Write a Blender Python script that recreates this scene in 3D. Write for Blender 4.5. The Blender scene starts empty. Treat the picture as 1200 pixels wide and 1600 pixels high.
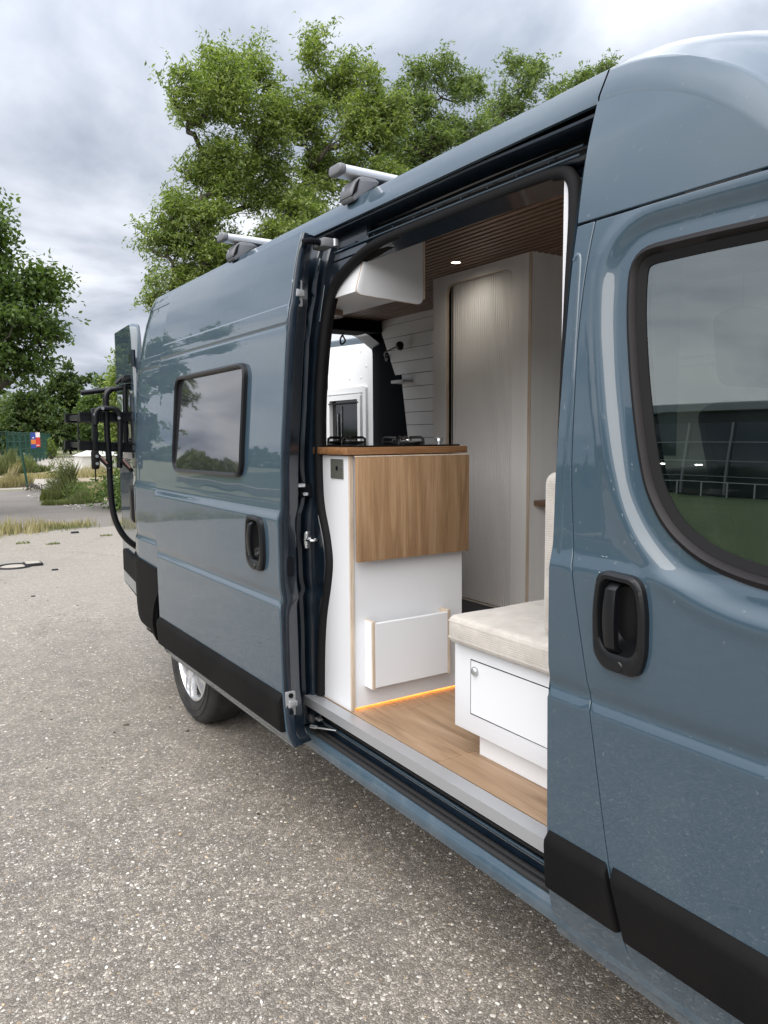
import bpy, bmesh, math, random
import numpy as np
from math import sin, cos, pi, radians, sqrt, hypot
from mathutils import Vector, Matrix
from mathutils.geometry import delaunay_2d_cdt
random.seed(7)
RNG = np.random.default_rng(11)
SC = bpy.context.scene
COL = SC.collection

# ------------------------------------------------------------------ camera
cam = bpy.data.cameras.new('camera')
cam.sensor_fit = 'VERTICAL'; cam.sensor_height = 24.0; cam.sensor_width = 18.0
cam.lens = 18.0; cam.clip_start = 0.05; cam.clip_end = 3000
co = bpy.data.objects.new('camera', cam); COL.objects.link(co)
R = ((0.8364, -0.0595, 0.5449), (-0.5481, -0.0791, 0.8326), (-0.0065, -0.9951, -0.0988))
right = Vector([r[0] for r in R]); fwd = Vector([r[2] for r in R]).normalized()
right = (right - fwd * right.dot(fwd)).normalized(); up = right.cross(fwd)
co.matrix_world = Matrix(((right.x, up.x, -fwd.x, -1.25), (right.y, up.y, -fwd.y, 0), (right.z, up.z, -fwd.z, 1.52), (0, 0, 0, 1)))
SC.camera = co

# ------------------------------------------------------------------ world / sun / exposure
SUN_EL, SUN_AZ = radians(44), radians(-122)      # azimuth measured from +Y towards +X
world = bpy.data.worlds.new('World'); SC.world = world; world.use_nodes = True
nt = world.node_tree; nt.nodes.clear()
def N(nt, t, **kw):
    n = nt.nodes.new(t)
    for k, v in kw.items():
        if k.startswith('i_'): n.inputs[k[2:].replace('_', ' ')].default_value = v
        else: setattr(n, k, v)
    return n
def L(nt, a, b): nt.links.new(a, b)
def ramp(nt, fac, stops, interp='LINEAR'):
    r = nt.nodes.new('ShaderNodeValToRGB'); r.color_ramp.interpolation = interp
    e = r.color_ramp.elements
    while len(e) > 1: e.remove(e[-1])
    for i, (p, c) in enumerate(stops):
        el = e[0] if i == 0 else e.new(p)
        el.position = p; el.color = (*c, 1) if len(c) == 3 else c
    nt.links.new(fac, r.inputs['Fac']); return r.outputs['Color']
def math_(nt, op, a, b=None, c=None, clamp=False):
    m = nt.nodes.new('ShaderNodeMath'); m.operation = op; m.use_clamp = clamp
    for i, v in enumerate((a, b, c)):
        if v is None: continue
        if isinstance(v, (int, float)): m.inputs[i].default_value = v
        else: nt.links.new(v, m.inputs[i])
    return m.outputs[0]
def mixc(nt, fac, a, b, blend='MIX'):
    m = nt.nodes.new('ShaderNodeMix'); m.data_type = 'RGBA'; m.blend_type = blend
    for k, v in (('Factor', fac), ('A', a), ('B', b)):
        s = [q for q in m.inputs if q.name == k and q.enabled][0]
        if isinstance(v, (int, float)): s.default_value = v
        elif isinstance(v, tuple): s.default_value = (*v, 1)
        else: nt.links.new(v, s)
    return [o for o in m.outputs if o.enabled][0]
sky = N(nt, 'ShaderNodeTexSky', sky_type='NISHITA', sun_disc=False, sun_elevation=SUN_EL, sun_rotation=SUN_AZ)
tc = N(nt, 'ShaderNodeTexCoord')
sep = N(nt, 'ShaderNodeSeparateXYZ'); L(nt, tc.outputs['Generated'], sep.inputs[0])
zc_ = math_(nt, 'ADD', math_(nt, 'MAXIMUM', sep.outputs['Z'], 0.0), 0.22)
cx_ = math_(nt, 'DIVIDE', sep.outputs['X'], zc_); cy_ = math_(nt, 'DIVIDE', sep.outputs['Y'], zc_)
cmb = N(nt, 'ShaderNodeCombineXYZ'); L(nt, cx_, cmb.inputs[0]); L(nt, cy_, cmb.inputs[1])
n1 = N(nt, 'ShaderNodeTexNoise', noise_dimensions='3D'); L(nt, cmb.outputs[0], n1.inputs['Vector'])
n1.inputs['Scale'].default_value = 1.15; n1.inputs['Detail'].default_value = 7; n1.inputs['Roughness'].default_value = 0.52; n1.inputs['Distortion'].default_value = 0.35
mp = N(nt, 'ShaderNodeMapping'); mp.inputs['Location'].default_value = (3.1, 7.7, 0); L(nt, cmb.outputs[0], mp.inputs['Vector'])
n2 = N(nt, 'ShaderNodeTexNoise'); L(nt, mp.outputs[0], n2.inputs['Vector'])
n2.inputs['Scale'].default_value = 0.55; n2.inputs['Detail'].default_value = 5; n2.inputs['Roughness'].default_value = 0.5
cloud = ramp(nt, n1.outputs['Fac'], [(0.36, (2.9, 3.3, 4.0)), (0.44, (4.5, 4.85, 5.5)), (0.51, (6.0, 6.3, 6.9)), (0.61, (7.7, 7.9, 8.2))])
big = ramp(nt, n2.outputs['Fac'], [(0.38, (0.70, 0.73, 0.79)), (0.58, (1.06, 1.055, 1.05))])
cloud = mixc(nt, 1.0, cloud, big, 'MULTIPLY')
# overcast sky: brighter towards the zenith, as a real cloud layer is
zpos = math_(nt, 'MAXIMUM', sep.outputs['Z'], 0.0)
zen = math_(nt, 'MULTIPLY_ADD', math_(nt, 'POWER', zpos, 3.0), 1.25, math_(nt, 'MULTIPLY_ADD', zpos, 0.20, 0.60))
zc2 = N(nt, 'ShaderNodeCombineXYZ')
for i in range(3): L(nt, zen, zc2.inputs[i])
cloud = mixc(nt, 1.0, cloud, zc2.outputs[0], 'MULTIPLY')
gap = ramp(nt, n2.outputs['Fac'], [(0.28, (0, 0, 0)), (0.40, (1, 1, 1))])
skycol = mixc(nt, gap, sky.outputs['Color'], cloud)
bg = N(nt, 'ShaderNodeBackground'); bg.inputs['Strength'].default_value = 0.085
L(nt, skycol, bg.inputs['Color'])
wo = N(nt, 'ShaderNodeOutputWorld'); L(nt, bg.outputs[0], wo.inputs[0])

sl = bpy.data.lights.new('sun', 'SUN'); sl.energy = 1.5; sl.angle = radians(68); sl.color = (1.0, 0.95, 0.88)
so = bpy.data.objects.new('sun', sl); COL.objects.link(so)
sd = Vector((sin(SUN_AZ) * cos(SUN_EL), cos(SUN_AZ) * cos(SUN_EL), sin(SUN_EL)))
so.rotation_euler = sd.to_track_quat('Z', 'Y').to_euler(); so.location = (10, 10, 30)
vs = SC.view_settings
SC.display_settings.display_device = 'sRGB'
vs.view_transform = 'Standard'; vs.look = 'None'; vs.gamma = 1; vs.use_curve_mapping = False
vs.exposure = 1.38

# ------------------------------------------------------------------ materials
MATS = {}
def mat(name, base=(0.5, 0.5, 0.5), rough=0.5, metal=0.0, coat=0.0, coat_r=0.03, spec=0.5, sheen=0.0):
    m = bpy.data.materials.new(name); m.use_nodes = True
    t = m.node_tree; b = t.nodes['Principled BSDF']
    b.inputs['Base Color'].default_value = (*base, 1); b.inputs['Roughness'].default_value = rough
    b.inputs['Metallic'].default_value = metal; b.inputs['Coat Weight'].default_value = coat
    b.inputs['Coat Roughness'].default_value = coat_r; b.inputs['Specular IOR Level'].default_value = spec
    b.inputs['Sheen Weight'].default_value = sheen
    MATS[name] = m; return m, t, b
def noise(t, scale, detail=3, rough=0.5, vec=None, dist=0.0, coord='Object', stretch=None):
    if vec is None:
        c = t.nodes.new('ShaderNodeTexCoord'); vec = c.outputs[coord]
    if stretch:
        mp = t.nodes.new('ShaderNodeMapping'); mp.inputs['Scale'].default_value = stretch
        t.links.new(vec, mp.inputs['Vector']); vec = mp.outputs[0]
    n = t.nodes.new('ShaderNodeTexNoise'); n.inputs['Scale'].default_value = scale; n.inputs['Detail'].default_value = detail
    n.inputs['Roughness'].default_value = rough; n.inputs['Distortion'].default_value = dist
    t.links.new(vec, n.inputs['Vector']); return n.outputs['Fac']
def bump(t, b, h, strength=0.3, dist=0.01, coat=False):
    n = t.nodes.new('ShaderNodeBump'); n.inputs['Strength'].default_value = strength; n.inputs['Distance'].default_value = dist
    t.links.new(h, n.inputs['Height']); t.links.new(n.outputs[0], b.inputs['Normal'])
    if coat: t.links.new(n.outputs[0], b.inputs['Coat Normal'])
def vary(t, b, a, c, scale, detail=4, stretch=None, lo=0.35, hi=0.65, coord='Object'):
    f = noise(t, scale, detail, 0.55, stretch=stretch, coord=coord)
    col = ramp(t, f, [(lo, a), (hi, c)]); t.links.new(col, b.inputs['Base Color']); return f

m, t, b = mat('paint', (0.10, 0.155, 0.205), 0.42, 0.0, 1.0, 0.01, spec=0.35); b.inputs['Coat IOR'].default_value = 1.6
f = noise(t, 900, 1); col = ramp(t, f, [(0.3, (0.030, 0.057, 0.082)), (0.7, (0.039, 0.072, 0.103))])
dust = noise(t, 3.0, 5, 0.65); dr = ramp(t, dust, [(0.55, (0, 0, 0)), (0.85, (0.07, 0.07, 0.07))])
sp = noise(t, 60, 2, 0.5); spr = ramp(t, sp, [(0.70, (0, 0, 0)), (0.78, (0.22, 0.22, 0.22))])
dm = mixc(t, 1.0, dr, spr, 'ADD')
gp_ = t.nodes.new('ShaderNodeNewGeometry'); sz_ = t.nodes.new('ShaderNodeSeparateXYZ'); L(t, gp_.outputs['Position'], sz_.inputs[0])
fn_ = noise(t, 7, 6, 0.7, stretch=(1, 1, .35)); hz_ = math_(t, 'MULTIPLY_ADD', fn_, 0.9, math_(t, 'MULTIPLY', sz_.outputs['Z'], -1.0))
dm = mixc(t, 1.0, dm, ramp(t, hz_, [(0.0, (0, 0, 0)), (0.22, (0.16, 0.16, 0.16))]), 'ADD')
L(t, mixc(t, dm, col, (0.30, 0.31, 0.31)), b.inputs['Base Color'])
rr = ramp(t, dust, [(0.4, (0.42, 0.42, 0.42)), (0.8, (0.55, 0.55, 0.55))]); L(t, rr, b.inputs['Roughness'])
wav = noise(t, 2.6, 1); bump(t, b, wav, 0.05, 0.02, True)
m, t, b = mat('shaded_paint', (0.010, 0.020, 0.032), 0.30, 0.1, 0.6, 0.06)  # darker copy of the body paint: shade of jambs and recesses put into its colour
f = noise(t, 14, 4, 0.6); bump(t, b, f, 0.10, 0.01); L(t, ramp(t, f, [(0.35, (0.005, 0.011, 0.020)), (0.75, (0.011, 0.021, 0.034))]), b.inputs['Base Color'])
m, t, b = mat('cladding', (0.022, 0.022, 0.023), 0.65, spec=0.10); f = noise(t, 700, 2); bump(t, b, f, 0.25, 0.002)
vary(t, b, (0.0045, 0.0045, 0.005), (0.009, 0.0085, 0.0085), 2.5)
mat('handle_black', (0.005, 0.0055, 0.007), 0.34, spec=0.4)
mat('seal', (0.008, 0.008, 0.009), 0.75, spec=0.2)
m, t, b = mat('moulding', (0.012, 0.010, 0.011), 0.5, spec=0.25); bump(t, b, noise(t, 500, 2), 0.2, 0.002)
mat('black_void', (0.005, 0.006, 0.009), 0.9, spec=0.15)
mat('chrome', (0.75, 0.76, 0.78), 0.18, 1.0)
mat('zinc', (0.58, 0.60, 0.62), 0.35, 0.85)
m, t, b = mat('aluminium', (0.42, 0.43, 0.45), 0.38, 0.5); bump(t, b, noise(t, 60, 3, stretch=(1, 0.02, 1)), 0.1, 0.002)
mat('bar_silver', (0.80, 0.80, 0.82), 0.28, 0.6)
m, t, b = mat('foot_grey', (0.16, 0.165, 0.18), 0.5)
mat('rubber', (0.012, 0.012, 0.013), 0.7)
m, t, b = mat('tyre', (0.018, 0.018, 0.019), 0.75); vary(t, b, (0.012, 0.012, 0.013), (0.04, 0.038, 0.035), 8)
mat('rim', (0.72, 0.73, 0.75), 0.25, 0.75)
m, t, b = mat('white_laminate', (0.80, 0.81, 0.83), 0.42); vary(t, b, (0.70, 0.715, 0.75), (0.74, 0.755, 0.785), 1.5)
mat('white_plastic', (0.80, 0.81, 0.82), 0.35)
m, t, b = mat('white_lining', (0.78, 0.79, 0.80), 0.6); bump(t, b, noise(t, 30, 3), 0.05, 0.003)
m, t, b = mat('grey_laminate', (0.50, 0.49, 0.48), 0.6)
f = noise(t, 14, 5, 0.6, stretch=(1, 1, 0.07)); L(t, ramp(t, f, [(0.3, (0.80, 0.80, 0.80)), (0.7, (0.86, 0.86, 0.855))]), b.inputs['Base Color'])
m, t, b = mat('tambour', (0.50, 0.49, 0.49), 0.55)
f = noise(t, 18, 5, 0.6, stretch=(1, 1, 0.05)); L(t, ramp(t, f, [(0.3, (0.80, 0.80, 0.80)), (0.7, (0.87, 0.87, 0.865))]), b.inputs['Base Color'])
m, t, b = mat('shiplap', (0.74, 0.74, 0.73), 0.55); vary(t, b, (0.82, 0.82, 0.81), (0.86, 0.86, 0.85), 3)
def wood(name, c1, c2, c3, along, sc=1.0, rough=0.5, knots=False, spread=1.0):
    m, t, b = mat(name, c1, rough)
    tcn = t.nodes.new('ShaderNodeTexCoord')
    oi = t.nodes.new('ShaderNodeObjectInfo')
    ad = t.nodes.new('ShaderNodeVectorMath'); ad.operation = 'ADD'
    sc_ = t.nodes.new('ShaderNodeVectorMath'); sc_.operation = 'SCALE'
    cb = t.nodes.new('ShaderNodeCombineXYZ')
    for i in range(3): L(t, oi.outputs['Random'], cb.inputs[i])
    L(t, cb.outputs[0], sc_.inputs[0]); sc_.inputs['Scale'].default_value = 37.0
    L(t, tcn.outputs['Object'], ad.inputs[0]); L(t, sc_.outputs[0], ad.inputs[1])
    st = [9.0, 9.0, 9.0]; st[along] = 0.8
    f1 = noise(t, 2.2 * sc, 6, 0.62, vec=ad.outputs[0], dist=1.2, stretch=tuple(st))
    st2 = [60.0, 60.0, 60.0]; st2[along] = 2.0
    f2 = noise(t, 3.0 * sc, 3, 0.6, vec=ad.outputs[0], stretch=tuple(st2))
    base = ramp(t, f1, [(0.28, c1), (0.5, c2), (0.75, c3)])
    fine = ramp(t, f2, [(0.3, (0.80, 0.80, 0.80)), (0.7, (1.10, 1.10, 1.10))])
    col = mixc(t, 1.0, base, fine, 'MULTIPLY')
    if knots:
        st3 = [1.0, 1.0, 1.0]; st3[along] = 0.3
        v = t.nodes.new('ShaderNodeTexVoronoi'); v.inputs['Scale'].default_value = 7
        mp = t.nodes.new('ShaderNodeMapping'); mp.inputs['Scale'].default_value = tuple(st3)
        L(t, ad.outputs[0], mp.inputs['Vector']); L(t, mp.outputs[0], v.inputs['Vector'])
        k = ramp(t, v.outputs['Distance'], [(0.0, (0.25, 0.2, 0.16)), (0.05, (0.6, 0.55, 0.5)), (0.11, (1, 1, 1))])
        col = mixc(t, 0.9, col, k, 'MULTIPLY')
    L(t, col, b.inputs['Base Color']); bump(t, b, f2, 0.12, 0.001)
    return m
wood('oak', (0.215, 0.122, 0.060), (0.325, 0.200, 0.108), (0.42, 0.28, 0.165), 2, 1.0, 0.45, True)
wood('oak_top', (0.15, 0.07, 0.028), (0.23, 0.115, 0.05), (0.32, 0.175, 0.085), 0, 1.0, 0.35)
wood('floor_wood', (0.20, 0.125, 0.072), (0.31, 0.205, 0.125), (0.40, 0.28, 0.18), 1, 0.9, 0.5, True)
wood('walnut', (0.13, 0.078, 0.052), (0.19, 0.118, 0.08), (0.27, 0.175, 0.12), 1, 1.0, 0.45)
wood('ply_edge', (0.42, 0.33, 0.25), (0.58, 0.48, 0.38), (0.68, 0.59, 0.48), 2, 2.0, 0.6)
mat('felt', (0.010, 0.009, 0.009), 0.95, spec=0.1)
m, t, b = mat('cushion', (0.56, 0.52, 0.47), 0.9, sheen=0.35)
tcn = t.nodes.new('ShaderNodeTexCoord'); sx = t.nodes.new('ShaderNodeSeparateXYZ'); L(t, tcn.outputs['Object'], sx.inputs[0])
w1 = math_(t, 'SINE', math_(t, 'MULTIPLY', sx.outputs['Z'], 2 * pi / 0.0062))
w2 = math_(t, 'SINE', math_(t, 'MULTIPLY', sx.outputs['X'], 2 * pi / 0.0062))
hh = math_(t, 'ADD', w1, math_(t, 'MULTIPLY', w2, .5)); bump(t, b, hh, 0.22, 0.0015)
f = noise(t, 16, 5, 0.65); L(t, ramp(t, f, [(0.3, (0.40, 0.37, 0.335)), (0.7, (0.55, 0.515, 0.475))]), b.inputs['Base Color'])
m, t, b = mat('fabric_grey', (0.10, 0.10, 0.11), 0.9, sheen=0.3); bump(t, b, noise(t, 300, 2), 0.3, 0.003)
mat('socket', (0.12, 0.125, 0.11), 0.4, 0.3)
mat('hob_glass', (0.008, 0.008, 0.009), 0.06)
mat('dark_acrylic', (0.022, 0.022, 0.026), 0.05, 0, 1.0, 0.02)
def emit(name, col, s):
    m, t, b = mat(name, col, 0.5); b.inputs['Emission Color'].default_value = (*col, 1); b.inputs['Emission Strength'].default_value = s
emit('led', (1.0, 0.36, 0.07), 6.0); emit('downlight', (1.0, 0.86, 0.66), 5.0); emit('office_light', (1.0, 0.97, 0.9), 14.0)
def glass(name, tint, refl=1.6, alpha=0.1):
    m = bpy.data.materials.new(name); m.use_nodes = True; t = m.node_tree; t.nodes.clear()
    tr = t.nodes.new('ShaderNodeBsdfTransparent'); tr.inputs[0].default_value = (*tint, 1)
    gl = t.nodes.new('ShaderNodeBsdfGlossy'); gl.inputs['Roughness'].default_value = 0.008; gl.inputs[0].default_value = (0.93, 1.0, 0.97, 1)
    fr = t.nodes.new('ShaderNodeFresnel'); fr.inputs['IOR'].default_value = refl
    mx = t.nodes.new('ShaderNodeMixShader'); t.links.new(fr.outputs[0], mx.inputs[0]); t.links.new(tr.outputs[0], mx.inputs[1]); t.links.new(gl.outputs[0], mx.inputs[2])
    o = t.nodes.new('ShaderNodeOutputMaterial'); t.links.new(mx.outputs[0], o.inputs[0]); MATS[name] = m
glass('cab_glass', (0.26, 0.34, 0.30), 2.9); glass('clear_glass', (0.75, 0.8, 0.78), 1.5); glass('tinted_glass', (0.22, 0.24, 0.24), 1.7)

# ground materials (world-scale object coordinates)
m, t, b = mat('asphalt', (0.2, 0.19, 0.18), 0.8)
tcn = t.nodes.new('ShaderNodeTexCoord'); P = tcn.outputs['Object']
wn = t.nodes.new('ShaderNodeTexNoise'); wn.inputs['Scale'].default_value = 60; wn.inputs['Detail'].default_value = 2; L(t, P, wn.inputs['Vector'])
vm = t.nodes.new('ShaderNodeVectorMath'); vm.operation = 'MULTIPLY_ADD'; L(t, wn.outputs['Color'], vm.inputs[0]); vm.inputs[1].default_value = (0.006, 0.006, 0.006); L(t, P, vm.inputs[2])
v1 = t.nodes.new('ShaderNodeTexVoronoi'); v1.inputs['Scale'].default_value = 105; L(t, vm.outputs[0], v1.inputs['Vector'])
v1e = t.nodes.new('ShaderNodeTexVoronoi'); v1e.feature = 'DISTANCE_TO_EDGE'; v1e.inputs['Scale'].default_value = 105; L(t, vm.outputs[0], v1e.inputs['Vector'])
v2 = t.nodes.new('ShaderNodeTexVoronoi'); v2.inputs['Scale'].default_value = 230; L(t, vm.outputs[0], v2.inputs['Vector'])
s1 = t.nodes.new('ShaderNodeSeparateColor'); L(t, v1.outputs['Color'], s1.inputs[0])
s2 = t.nodes.new('ShaderNodeSeparateColor'); L(t, v2.outputs['Color'], s2.inputs[0])
stone = ramp(t, s1.outputs[0], [(0.0, (0.160, 0.145, 0.128)), (0.45, (0.225, 0.205, 0.182)), (0.70, (0.29, 0.265, 0.235)), (0.80, (0.33, 0.305, 0.272)), (0.90, (0.30, 0.24, 0.17)), (0.93, (0.47, 0.44, 0.40)), (1.0, (0.55, 0.53, 0.50))], 'CONSTANT')
small = ramp(t, s2.outputs[0], [(0.0, (0.165, 0.150, 0.132)), (0.5, (0.24, 0.218, 0.192)), (0.84, (0.33, 0.305, 0.272)), (0.95, (0.46, 0.44, 0.41))], 'CONSTANT')
near = ramp(t, s1.outputs[1], [(0.0, (1, 1, 1)), (0.5, (0, 0, 0))], 'CONSTANT')
col = mixc(t, near, stone, small)
edge = ramp(t, v1e.outputs['Distance'], [(0.0, (0.45, 0.43, 0.41)), (0.10, (1, 1, 1))])
col = mixc(t, 0.8, col, edge, 'MULTIPLY')
bign = noise(t, 0.55, 6, 0.6, vec=P); bigc = ramp(t, bign, [(0.30, (0.94, 0.93, 0.93)), (0.5, (1.13, 1.11, 1.09)), (0.72, (1.34, 1.30, 1.25))])
col = mixc(t, 1.0, col, bigc, 'MULTIPLY')
mid = noise(t, 6, 4, 0.6, vec=P); midc = ramp(t, mid, [(0.3, (0.86, 0.86, 0.86)), (0.7, (1.14, 1.13, 1.11))]); col = mixc(t, 1.0, col, midc, 'MULTIPLY')
gr = noise(t, 26, 5, 0.75, vec=P); grc = ramp(t, gr, [(0.32, (0.72, 0.71, 0.70)), (0.5, (1, 1, 1)), (0.68, (1.28, 1.27, 1.25))])
# paler towards the far yard: brightening at glancing view is put into the colour
spx = t.nodes.new('ShaderNodeSeparateXYZ'); L(t, P, spx.inputs[0])
wy = math_(t, 'MULTIPLY_ADD', mid, 2.0, spx.outputs['Y'])
glancem = ramp(t, math_(t, 'DIVIDE', wy, 12.0), [(0.30, (0, 0, 0)), (0.75, (0.55, 0.55, 0.55))])
col = mixc(t, glancem, col, (0.33, 0.302, 0.262)); col = mixc(t, 0.8, col, grc, 'MULTIPLY')
st1 = noise(t, 0.9, 5, 0.7, vec=P, dist=.6); stc = ramp(t, st1, [(0.0, (0.72, 0.70, 0.68)), (0.36, (0.86, 0.85, 0.84)), (0.43, (1, 1, 1))]); col = mixc(t, 0.7, col, stc, 'MULTIPLY')
vc = t.nodes.new('ShaderNodeTexVoronoi'); vc.feature = 'DISTANCE_TO_EDGE'; vc.inputs['Scale'].default_value = .42
wn2 = t.nodes.new('ShaderNodeTexNoise'); wn2.inputs['Scale'].default_value = 2.2; wn2.inputs['Detail'].default_value = 6; wn2.inputs['Roughness'].default_value = .7; L(t, P, wn2.inputs['Vector'])
vm2 = t.nodes.new('ShaderNodeVectorMath'); vm2.operation = 'MULTIPLY_ADD'; L(t, wn2.outputs['Color'], vm2.inputs[0]); vm2.inputs[1].default_value = (.9, .9, .9); L(t, P, vm2.inputs[2]); L(t, vm2.outputs[0], vc.inputs['Vector'])
crk = ramp(t, vc.outputs['Distance'], [(0.0, (0.42, 0.40, 0.38)), (0.0035, (0.75, 0.73, 0.71)), (0.007, (1, 1, 1))]); crf = ramp(t, bign, [(0.46, (0, 0, 0)), (0.60, (0.8, 0.8, 0.8))])
col = mixc(t, crf, col, mixc(t, 1.0, col, crk, 'MULTIPLY'))
L(t, col, b.inputs['Base Color'])
hgt = math_(t, 'ADD', math_(t, 'MULTIPLY', v1e.outputs['Distance'], 1.0), math_(t, 'MULTIPLY', s1.outputs[2], 0.25))
bump(t, b, hgt, 0.9, 0.006)
def ground_mat(name, c1, c2, c3, sc=3.0, fine=40):
    m, t, b = mat(name, c1, 0.9)
    f = noise(t, sc, 6, 0.65); g = noise(t, fine, 3, 0.7)
    col = mixc(t, 0.5, ramp(t, f, [(0.3, c1), (0.5, c2), (0.7, c3)]), ramp(t, g, [(0.3, c1), (0.7, c3)]))
    L(t, col, b.inputs['Base Color']); bump(t, b, g, 0.4, 0.02)
ground_mat('old_tarmac', (0.125, 0.112, 0.100), (0.175, 0.158, 0.14), (0.235, 0.212, 0.185), 0.6, 30)
ground_mat('concrete', (0.28, 0.25, 0.21), (0.36, 0.325, 0.28), (0.44, 0.40, 0.345), 0.5, 12)
ground_mat('dry_soil', (0.20, 0.16, 0.11), (0.30, 0.25, 0.18), (0.40, 0.34, 0.25), 0.8, 20)
ground_mat('far_ground', (0.10, 0.12, 0.05), (0.17, 0.17, 0.09), (0.25, 0.23, 0.14), 0.15, 3)
ground_mat('lawn', (0.018, 0.040, 0.010), (0.034, 0.062, 0.016), (0.065, 0.09, 0.03), 0.9, 9)
def leafmat(name, c1, c2, c3, rough=0.5, trans=0.35):
    m = bpy.data.materials.new(name); m.use_nodes = True; t = m.node_tree; t.nodes.clear()
    g = t.nodes.new('ShaderNodeNewGeometry')
    col = ramp(t, g.outputs['Random Per Island'], [(0.0, c1), (0.5, c2), (1.0, c3)])
    pb = t.nodes.new('ShaderNodeBsdfPrincipled'); pb.inputs['Roughness'].default_value = rough; pb.inputs['Specular IOR Level'].default_value = 0.4
    L(t, col, pb.inputs['Base Color'])
    tr = t.nodes.new('ShaderNodeBsdfTranslucent'); tcol = mixc(t, 1.0, col, (1.5, 1.6, 0.6), 'MULTIPLY'); L(t, tcol, tr.inputs[0])
    mx = t.nodes.new('ShaderNodeMixShader'); mx.inputs[0].default_value = trans
    L(t, pb.outputs[0], mx.inputs[1]); L(t, tr.outputs[0], mx.inputs[2])
    o = t.nodes.new('ShaderNodeOutputMaterial'); L(t, mx.outputs[0], o.inputs[0]); MATS[name] = m
leafmat('leaf_ash', (0.085, 0.13, 0.034), (0.16, 0.215, 0.058), (0.33, 0.38, 0.16), .42, .45)
leafmat('leaf_pale', (0.075, 0.12, 0.040), (0.13, 0.18, 0.065), (0.25, 0.30, 0.14), .42, .45)
leafmat('leaf_oak', (0.050, 0.090, 0.022), (0.085, 0.135, 0.035), (0.14, 0.20, 0.065), .5, .4)
leafmat('leaf_dark', (0.028, 0.055, 0.015), (0.055, 0.090, 0.024), (0.12, 0.155, 0.05), .5, .35)
leafmat('leaf_lime', (0.11, 0.17, 0.02), (0.16, 0.23, 0.035), (0.21, 0.28, 0.06))
leafmat('dry_stalk', (0.26, 0.22, 0.11), (0.36, 0.31, 0.17), (0.44, 0.40, 0.25), 0.8, 0.2)
leafmat('green_stalk', (0.09, 0.12, 0.04), (0.15, 0.18, 0.07), (0.26, 0.26, 0.13), 0.8, 0.25)
m, t, b = mat('bark', (0.06, 0.052, 0.042), 0.9); f = vary(t, b, (0.035, 0.030, 0.024), (0.10, 0.088, 0.07), 6, stretch=(1, 1, 0.25)); bump(t, b, f, 0.6, 0.03)
mat('fence_green', (0.006, 0.050, 0.034), 0.7)
mat('sign_blue', (0.03, 0.06, 0.30), 0.5); mat('sign_red', (0.55, 0.04, 0.03), 0.5); mat('sign_white', (0.75, 0.72, 0.72), 0.5); mat('sign_orange', (0.65, 0.20, 0.04), 0.5)
m, t, b = mat('shed_white', (0.66, 0.65, 0.62), 0.7); vary(t, b, (0.60, 0.59, 0.56), (0.70, 0.69, 0.67), 1.2)
m, t, b = mat('stone_chip', (0.6, 0.57, 0.52), 0.75)
g = t.nodes.new('ShaderNodeNewGeometry'); L(t, ramp(t, g.outputs['Random Per Island'], [(0.0, (0.22, 0.20, 0.185)), (0.35, (0.40, 0.37, 0.33)), (0.6, (0.58, 0.55, 0.50)), (0.9, (0.70, 0.68, 0.64)), (1.0, (0.50, 0.36, 0.20))]), b.inputs['Base Color'])
mat('cladding_dark', (0.035, 0.04, 0.045), 0.4, 0.3)
mat('facade_glass', (0.02, 0.03, 0.035), 0.05, 0.0, 1.0)
mat('window_mullion', (0.30, 0.32, 0.33), 0.5, 0.3)
mat('rail_white', (0.55, 0.57, 0.56), 0.5)
mat('dash_plastic', (0.03, 0.031, 0.033), 0.6)
mat('reflector', (0.30, 0.17, 0.16), 0.3)
mat('lamp_red', (0.35, 0.01, 0.01), 0.2, 0, 1.0)
mat('lamp_clear', (0.6, 0.62, 0.65), 0.1, 0.3, 1.0)

# ------------------------------------------------------------------ helpers
WL = {}
def tagset(o, label=None, cat=None, group=None, kind=None):
    if label: o['label'] = label
    if cat: o['category'] = cat
    if group: o['group'] = group
    if kind: o['kind'] = kind
    return o
def empty(name, loc, label=None, cat=None, group=None, kind=None):
    o = bpy.data.objects.new(name, None); COL.objects.link(o); o.location = loc; o.empty_display_size = 0.2
    WL[o.name] = Vector(loc); return tagset(o, label, cat, group, kind)
def obj(name, verts, faces, material, parent=None, smooth=None, normals=None, recenter=True, kind=None, mats=None, midx=None, origin=None):
    V = np.asarray(verts, dtype=float)
    if origin is not None: org = np.array(origin, float)
    elif recenter: org = np.array([(V[:, 0].min() + V[:, 0].max()) / 2, (V[:, 1].min() + V[:, 1].max()) / 2, V[:, 2].min()])
    else: org = np.zeros(3)
    me = bpy.data.meshes.new(name)
    me.from_pydata((V - org).tolist(), [], [tuple(f) for f in faces])
    if mats:
        for q in mats: me.materials.append(MATS[q])
        if midx is not None: me.polygons.foreach_set('material_index', midx)
    else: me.materials.append(MATS[material])
    me.validate(verbose=False)
    if normals is not None:
        me.polygons.foreach_set('use_smooth', [True] * len(me.polygons))
        me.normals_split_custom_set_from_vertices([tuple(n) for n in normals])
    elif smooth:
        me.polygons.foreach_set('use_smooth', [True] * len(me.polygons))
        if smooth < 180: me.set_sharp_from_angle(angle=radians(smooth))
    me.update()
    o = bpy.data.objects.new(name, me); COL.objects.link(o)
    loc = Vector(org)
    if parent is not None:
        o.parent = parent; o.location = loc - WL[parent.name]
    else: o.location = loc
    WL[o.name] = loc
    if kind: o['kind'] = kind
    return o
def dup(src, delta, parent=None):
    o = src.copy(); COL.objects.link(o); o.location = src.location + Vector(delta)
    p = parent if parent is not None else src.parent
    if p is not None: o.parent = p
    WL[o.name] = WL[src.name] + Vector(delta)
    return o
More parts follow.
